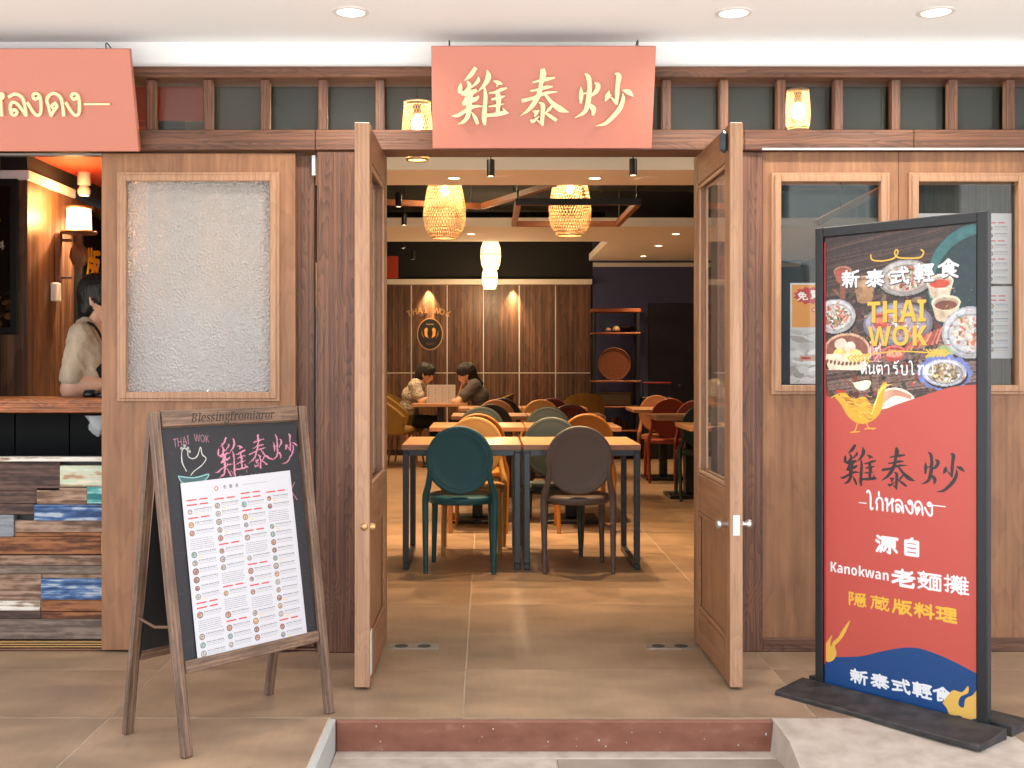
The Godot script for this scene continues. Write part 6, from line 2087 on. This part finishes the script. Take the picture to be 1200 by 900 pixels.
func build_shelf():
	var d = 14.3
	var s = FOC / d
	var x0 = (695 - 570) / s
	var x1 = (750 - 570) / s
	var t = thing("shelf_rack", "tall black metal rack with wooden shelves in front of the navy wall", "shelf", Vector3((x0 + x1) / 2, 0, -d))
	for x in [x0 + 0.02, x1 - 0.02]:
		for z in [d, d + 0.38]: bw(t, "upright", x - 0.018, x + 0.018, 0.001, 1.25 + 58 / s, z - 0.018, z + 0.018, M["black_metal"], 0.003)
	var ys = [363.5, 390.5, 447, 477, 505, 530]
	for k in ys.size():
		var y = 1.25 + (423 - ys[k]) / s
		bw(t, "shelf_board", x0 - 0.01, x1 + 0.01, y - (0.022 if k == 0 else 0.011), y + (0.022 if k == 0 else 0.011), d - 0.025, d + 0.4, wood("pale", "x", Color(0.85, 0.62, 0.45)), 0.004)
	# things on it
	var tr = thing("woven_tray", "round brown woven tray standing upright on the rack", "tray", Vector3((720.5 - 570) / s, 1.25 + (423 - 445.8) / s, -(d + 0.05)))
	var m = MB.new()
	var r = 19.3 / s
	m.lathe([Vector2(0.001, 0.006), Vector2(r * 0.93, 0.006), Vector2(r * 0.95, 0.02), Vector2(r, 0.018), Vector2(r, -0.01), Vector2(0.001, -0.01)], 40, Vector3(0, r, 0), Basis(Vector3.RIGHT, PI / 2))
	put(tr, "tray_disc", m, noise_mat("woven_brown", mix_tex(160, [Color(0.26, 0.12, 0.05), Color(0.42, 0.21, 0.09), Color(0.5, 0.28, 0.13)], 0.09, 3, 256, 1.8), 2.5, 0.6, 0.1))
	var sh2 = 1.25 + (423 - 389) / s
	for k in 2:
		var b = thing("bowl", ["small pale round bowl on the rack's upper shelf", "larger pale bowl upside down on the rack's upper shelf"][k], "bowl", Vector3(([714, 723][k] - 570) / s, sh2 + 0.012, -(d + 0.08)))
		var mb = MB.new()
		var q = [0.036, 0.05][k]
		mb.lathe([Vector2(0.001, q * 1.3), Vector2(q * 0.4, q * 1.28), Vector2(q * 0.8, q), Vector2(q, q * 0.5), Vector2(q * 0.95, 0.0), Vector2(0.001, 0.0)], 18)
		put(b, "bowl_body", mb, mat("bowl_cream", Color(0.7, 0.6, 0.48), 0.5))
	var pl = thing("dark_plate", "wide dark plate on the rack's upper shelf", "plate", Vector3((730 - 570) / s, sh2 + 0.0, -(d + 0.25)))
	var mp = MB.new()
	mp.lathe([Vector2(0.001, 0.02), Vector2(0.12, 0.025), Vector2(0.2, 0.07), Vector2(0.205, 0.062), Vector2(0.12, 0.01), Vector2(0.001, 0.008)], 24)
	put(pl, "plate_body", mp, M["black_metal"])
	var bxx = thing("metal_box", "brushed metal box on the rack's lower shelf", "box", Vector3((723 - 570) / s, 1.25 + (423 - 475.9) / s, -(d + 0.15)))
	bx(bxx, "box_body", Vector3(0, 0.08, 0), Vector3(36 / s, 0.16, 0.2), mat("brushed_metal", Color(0.4, 0.34, 0.26), 0.4, 0.6), 0.015)
	bx(bxx, "box_lid", Vector3(0, 0.165, 0), Vector3(37 / s, 0.02, 0.21), mat("brushed_metal", Color(0.4, 0.34, 0.26), 0.4, 0.6), 0.005)
	for k in 3:
		var c = thing("brown_tin", ["reddish brown tin at the front of the rack's low shelf", "darker brown tin beside the reddish tin on the rack", "short brown tin at the end of the rack's low shelf"][k], "tin", Vector3((720 + k * 7 - 570) / s, 1.25 + (423 - 503.9) / s, -(d + 0.1 + 0.03 * k)))
		var mc = MB.new()
		var h = [0.15, 0.16, 0.1][k]
		mc.lathe([Vector2(0.001, h), Vector2(0.028, h), Vector2(0.032, h - 0.006), Vector2(0.032, 0.002), Vector2(0.001, 0.001)], 16)
		put(c, "tin_body", mc, mat("tin_brown_%d" % k, [Color(0.3, 0.13, 0.07), Color(0.2, 0.1, 0.06), Color(0.26, 0.15, 0.08)][k], 0.4))
	var cab = thing("black_cart", "black cart with a red rail in front of the navy door", "cart", Vector3((771 - 570) / s, 0, -(d + 0.1)))
	bx(cab, "cart_body", Vector3(0, 0.4, -0.1), Vector3(0.4, 0.78, 0.3), M["black_metal"], 0.01)
	bx(cab, "red_rail", Vector3(0, 0.97, 0.03), Vector3(0.36, 0.025, 0.03), mat("rail_red", Color(0.45, 0.06, 0.05), 0.4), 0.005)
	for x in [-0.18, 0.18]: bx(cab, "cart_post", Vector3(x, 0.885, 0.02), Vector3(0.02, 0.19, 0.02), M["black_metal"], 0.002)

# ---------------------------------------------------------------- lamps
func woven(r0, rm, r1, h, n, turns, wid) -> MB:
	# two crossing layers of bamboo splints on a bulging shade, top at y = 0
	var m = MB.new()
	var keys = [[0.0, r0], [0.3, lerp(r0, rm, 0.62)], [0.62, rm], [0.86, lerp(r1, rm, 0.72)], [1.0, r1]]
	var radius = func(v):
		for q in 4:
			if v <= keys[q + 1][0]:
				var u = (v - keys[q][0]) / (keys[q + 1][0] - keys[q][0])
				return cubic_interpolate(keys[q][1], keys[q + 1][1], keys[max(q - 1, 0)][1], keys[min(q + 2, 4)][1], u)
		return r1
	for dir in [-1.0, 1.0]:
		for k in n:
			var a = []
			var b = []
			for s in 15:
				var v = s / 14.0
				var an = TAU * k / n + dir * turns * TAU * v
				var r = radius.call(v) + dir * 0.0012 + 0.001 * sin(s * 2.4 + k * PI)
				var da = wid / r
				a.append(Vector3(cos(an - da) * r, -v * h, sin(an - da) * r))
				b.append(Vector3(cos(an + da) * r, -v * h, sin(an + da) * r))
			m.grid([a, b])
	for e in [[0.0, 0.006], [0.06, 0.004], [0.94, 0.004], [1.0, 0.007]]:
		var pts = []
		var r = radius.call(e[0])
		for s in 33: pts.append(Vector3(cos(TAU * s / 32) * r, -e[0] * h, sin(TAU * s / 32) * r))
		m.tube(pts, e[1], 6, false)
	return m

func pendant(label, px, pyb, d, r0, rm, r1, h, energy, n := 44, bulb_glow := 4.0, group := "bamboo pendant lamps"):
	var b = P(px, pyb, d)
	var t = thing("bamboo_pendant", label, "pendant lamp", Vector3(b.x, b.y, b.z), 0.0, group)
	var bam = mat("bamboo", Color(0.78, 0.65, 0.47), 0.5)
	bam.backlight_enabled = true
	bam.backlight = Color(0.2, 0.155, 0.1)
	put(t, "woven_shade", woven(r0, rm, r1, h, n, 0.22, 0.0037 * rm / 0.17), bam, Vector3(0, h, 0))
	var c = MB.new()
	c.tube([Vector3(0, h - 0.02, 0), Vector3(0, 3.06 - b.y, 0)], 0.004, 6)
	put(t, "cord", c, M["black_metal"])
	var so = MB.new()
	so.lathe([Vector2(0.001, 0.0), Vector2(0.022, 0.0), Vector2(0.022, -0.06), Vector2(0.001, -0.06)], 12, Vector3(0, h - 0.01, 0))
	put(t, "socket", so, M["black_metal"])
	var g = MB.new()
	g.lathe([Vector2(0.012, 0.03), Vector2(0.03, 0.0), Vector2(0.036, -0.03), Vector2(0.025, -0.055), Vector2(0.001, -0.065)], 14, Vector3(0, h - 0.1, 0))
	put(t, "bulb", g, glow("bulb_glow_%d" % int(bulb_glow), Color(1.0, 0.86, 0.66), bulb_glow))
	omni(t, Vector3(0, h - 0.12, 0), energy, Color(1.0, 0.88, 0.7), 0.03)

func build_lamps():
	var warm = Color(1.0, 0.84, 0.64)
	pendant("large bamboo pendant lamp with nothing across it", 521, 279, 9.6, 0.128, 0.182, 0.108, 0.52, 0.14)
	pendant("large bamboo pendant lamp with a black bar across it", 668, 276, 9.6, 0.128, 0.182, 0.108, 0.52, 0.14)
	pendant("small bamboo pendant lamp behind the transom beside the salmon sign", 489, 187, 6.5, 0.075, 0.09, 0.06, 0.33, 0.15, 34, 5.0, "small pendant lamps near the front")
	pendant("small glowing pendant lamp behind the transom above the windows", 935, 153, 6.5, 0.06, 0.07, 0.055, 0.23, 0.15, 34, 12.0, "small pendant lamps near the front")
	# two white paper lanterns deeper in the room
	for e in [[575, 315, 12.9, 0.118, 0.32, "larger white paper lantern hanging deep in the room"], [574, 338, 14.1, 0.1, 0.26, "smaller white paper lantern hanging behind the larger one"]]:
		var b = P(e[0], e[1], e[2])
		var t = thing("paper_lantern", e[5], "lantern", b, 0.0, "white paper lanterns")
		var m = MB.new()
		var r = e[3]
		m.lathe([Vector2(r * 0.72, 0.0), Vector2(r * 0.9, e[4] * 0.15), Vector2(r, e[4] * 0.45), Vector2(r * 0.95, e[4] * 0.75), Vector2(r * 0.7, e[4])], 24)
		put(t, "lantern_shade", m, glow("lantern_glow", Color(1.0, 0.84, 0.6), 0.75))
		for v in [0.0, 0.5, 1.0]:
			var pts = []
			for s in 25: pts.append(Vector3(cos(TAU * s / 24), 0, sin(TAU * s / 24)) * r * [0.73, 1.005, 0.71][int(v * 2)] + Vector3(0, e[4] * v, 0))
			var rm = MB.new()
			rm.tube(pts, 0.004, 6, false)
			put(t, "hoop", rm, M["bamboo"])
		var c = MB.new()
		c.tube([Vector3(0, e[4] - 0.005, 0), Vector3(0, 3.06 - b.y, 0)], 0.004, 6)
		put(t, "cord", c, M["black_metal"])
		omni(t, Vector3(0, -0.05, 0), 0.2, warm, 0.1)
	# recessed lamps of the ceiling boards
	var names_ = ["left of the bare bamboo pendant's top", "over the bamboo pendant with the bar"]
	var k = 0
	for e in [[532, 208.5, "recessed lamp in the front ceiling board over the bare bamboo pendant"], [697, 208.5, "recessed lamp in the front ceiling board over the bamboo pendant with the bar"], [552, 274, "recessed lamp in the second ceiling board beside the bare bamboo pendant"], [792, 274, "recessed lamp in the wide cream ceiling nearest the open door with the white lock"], [772, 288, "middle one of three recessed lamps in the wide cream ceiling"], [754, 300, "recessed lamp in the wide cream ceiling nearest the shelf rack"]]:
		var d = 1.3 * FOC / (423.0 - e[1])
		downlight(P(e[0], e[1], d), 0.042, warm, [1.7, 1.7, 1.8, 1.1, 0.8, 0.8][k], e[2], "recessed lamps in the dining room ceiling", 52.0 if k < 3 else 36.0, 5.0)
		k += 1
	# black cylinder spotlights on thin rods
	for e in [[575, 207, 6.9, 0.024, 0.1, "black cylinder spotlight hanging below the beam to the left under the salmon sign", 0.8], [742, 206, 6.9, 0.024, 0.1, "black cylinder spotlight hanging below the beam to the right under the salmon sign", 0.8], [467, 242.5, 8.9, 0.025, 0.11, "black cylinder spotlight by the zigzag wooden batten", 1.2], [473.5, 264, 10.4, 0.025, 0.1, "black cylinder spotlight just above the second ceiling board", 0.8], [472.5, 291, 12.6, 0.026, 0.03, "short black spotlight under the rear dark ceiling", 0.6], [484, 304, 13.6, 0.026, 0.1, "black cylinder spotlight near the orange panel", 0.6]]:
		var b = P(e[0], e[1], e[2])
		var t = thing("cylinder_spotlight", e[5], "spotlight", b, 0.0, "black cylinder spotlights")
		var m = MB.new()
		m.lathe([Vector2(e[3] * 0.85, 0.004), Vector2(e[3], 0.0), Vector2(e[3], e[4]), Vector2(e[3] * 0.9, e[4] + 0.004), Vector2(0.001, e[4] + 0.004)], 18)
		put(t, "can", m, M["black_metal"])
		var r = MB.new()
		r.tube([Vector3(0, e[4], 0), Vector3(0, 3.06 - b.y, 0)], 0.004, 6)
		put(t, "rod", r, M["black_metal"])
		var g = MB.new()
		g.lathe([Vector2(0.0005, 0.004), Vector2(e[3] * 0.85, 0.004)], 18)
		put(t, "lamp_glow", g, glow("lamp_cyl_glow", Color(1.0, 0.86, 0.66), 4.0))
		spot(t, Vector3(0, -0.01, 0), Vector3.DOWN, e[6], 42.0, warm, 0.02)
	# wall washers under the pelmet
	for e in [[502, "small wall washer lamp under the pelmet above the gold letters"], [601, "small wall washer lamp under the pelmet beside the paper lanterns"]]:
		var b = P(e[0], 333, 14.85)
		var t = thing("wall_washer", e[1], "wall lamp", b, 0.0, "wall washer lamps")
		var m = MB.new()
		m.lathe([Vector2(0.02, 0.0), Vector2(0.024, 0.002), Vector2(0.024, 0.022), Vector2(0.001, 0.022)], 14)
		put(t, "can", m, M["black_metal"])
		var g = MB.new()
		g.lathe([Vector2(0.0005, 0.002), Vector2(0.02, 0.002)], 14)
		put(t, "lamp_glow", g, glow("lamp_cyl_glow", Color(1.0, 0.86, 0.66), 4.0))
		spot(t, Vector3(0, -0.012, 0), Vector3(0, -1, -0.05), 1.1, 34.0, Color(1.0, 0.82, 0.6), 0.02, 1.0)
	# hanging frame of battens round the second pendant, and the zigzag batten by the first
	var lw = wood("pale", "x", Color(0.8, 0.64, 0.46))
	var lz = wood("pale", "z", Color(0.8, 0.64, 0.46))
	var fr = thing("ceiling_frame", "rectangular hanging frame, black outside and wood inside, under the dark ceiling", "ceiling frame", Vector3(0.7, 2.456, -9.4))
	var y = 2.456
	var xl = 0.225
	var xr = 1.2
	bw(fr, "front_bar", xl, xr, y, y + 0.05, 8.7, 8.725, M["black_metal"], 0.002)
	bw(fr, "front_lining", xl + 0.026, xr - 0.026, y + 0.001, y + 0.049, 8.726, 8.745, lw, 0.002)
	bw(fr, "back_bar", xl, xr, y, y + 0.05, 10.1, 10.125, lw, 0.002)
	bw(fr, "side_bar", xl, xl + 0.045, y - 0.0008, y + 0.049, 8.7455, 10.0995, lz, 0.002)
	bw(fr, "side_bar", xr - 0.045, xr, y - 0.0008, y + 0.049, 8.7455, 10.0995, lz, 0.002)
	for x in [xl + 0.02, xr - 0.02]:
		for d in [8.8, 10.0]:
			var r = MB.new()
			r.tube([Vector3(x, y + 0.05, -d) - fr.position, Vector3(x, 3.06, -d) - fr.position], 0.008, 6)
			put(fr, "rod", r, M["black_metal"])
	var zb = thing("ceiling_batten", "bent wooden batten hanging behind the bare bamboo pendant", "ceiling frame", P(565, 243, 9.9))
	var pts = [P(430, 236, 9.55), P(565, 242, 9.9), P(650, 215, 8.62)]
	for q in 2:
		var a = pts[q] - zb.position
		var b = pts[q + 1] - zb.position
		bar(zb, "batten", a, b - (b - a).normalized() * (0.02 if q == 0 else 0.0), 0.05, 0.045, wood("pale", "y", Color(0.8, 0.64, 0.46), true), Vector3.UP)
	var wb = thing("ceiling_batten", "straight pale batten hanging behind the window beside the doorway", "ceiling frame", P(998, 240, 6.3))
	bar(wb, "batten", P(955, 262, 6.2) - wb.position, P(1052, 212, 6.5) - wb.position, 0.035, 0.035, wood("pale", "y", Color(0.9, 0.78, 0.62), true), Vector3.UP)
	for q in [P(985, 246, 6.29), P(1035, 221, 6.45)]:
		var rr = MB.new()
		rr.tube([q - wb.position, Vector3(q.x, 3.06, q.z) - wb.position], 0.005, 6)
		put(wb, "rod", rr, M["black_metal"])
	for q in [0.05, 0.9]:
		var r = MB.new()
		var a = (pts[0] as Vector3).lerp(pts[1], q) - zb.position
		r.tube([a, Vector3(a.x, 3.06 - zb.position.y, a.z)], 0.006, 6)
		put(zb, "rod", r, M["black_metal"])

# ---------------------------------------------------------------- diners
func build_diners():
	build_diner(Vector3(-0.98, 0, -13.72), -0.15, "person in a white patterned top sitting behind a raised menu", noise_mat("white_print_cloth", mix_tex(170, [Color(0.3, 0.28, 0.26), Color(0.7, 0.66, 0.6), Color(0.78, 0.74, 0.68)], 0.05, 3, 256, 2.5), 3.0, 0.9), 0.75, 0.03, false, false)
	build_diner(Vector3(0.0, 0, -13.5), PI, "person with dark tied hair in a grey T-shirt resting her head on her hand", mat("grey_cotton", Color(0.32, 0.3, 0.29), 0.9), 0.75, 0.03, true, true)
	var d = 13.42
	var m = thing("open_menu", "open printed menu held upright on the diners' table", "menu", P(517, 467, d))
	m.position.y = 0.752
	var b = MB.new()
	b.quad_uv(Vector3(-0.17, 0.0, 0.03), Vector3(0.17, 0, -0.03), Vector3(0, 0.215, -0.03), Vector3.BACK, Vector2(0, 1), Vector2(0.5, 0))
	b.quad_uv(Vector3(0.0, 0.0, 0.0), Vector3(0.17, 0, 0.03), Vector3(0, 0.215, -0.03), Vector3.BACK, Vector2(0.5, 1), Vector2(1, 0))
	put(m, "pages", b, M["menu_print"])
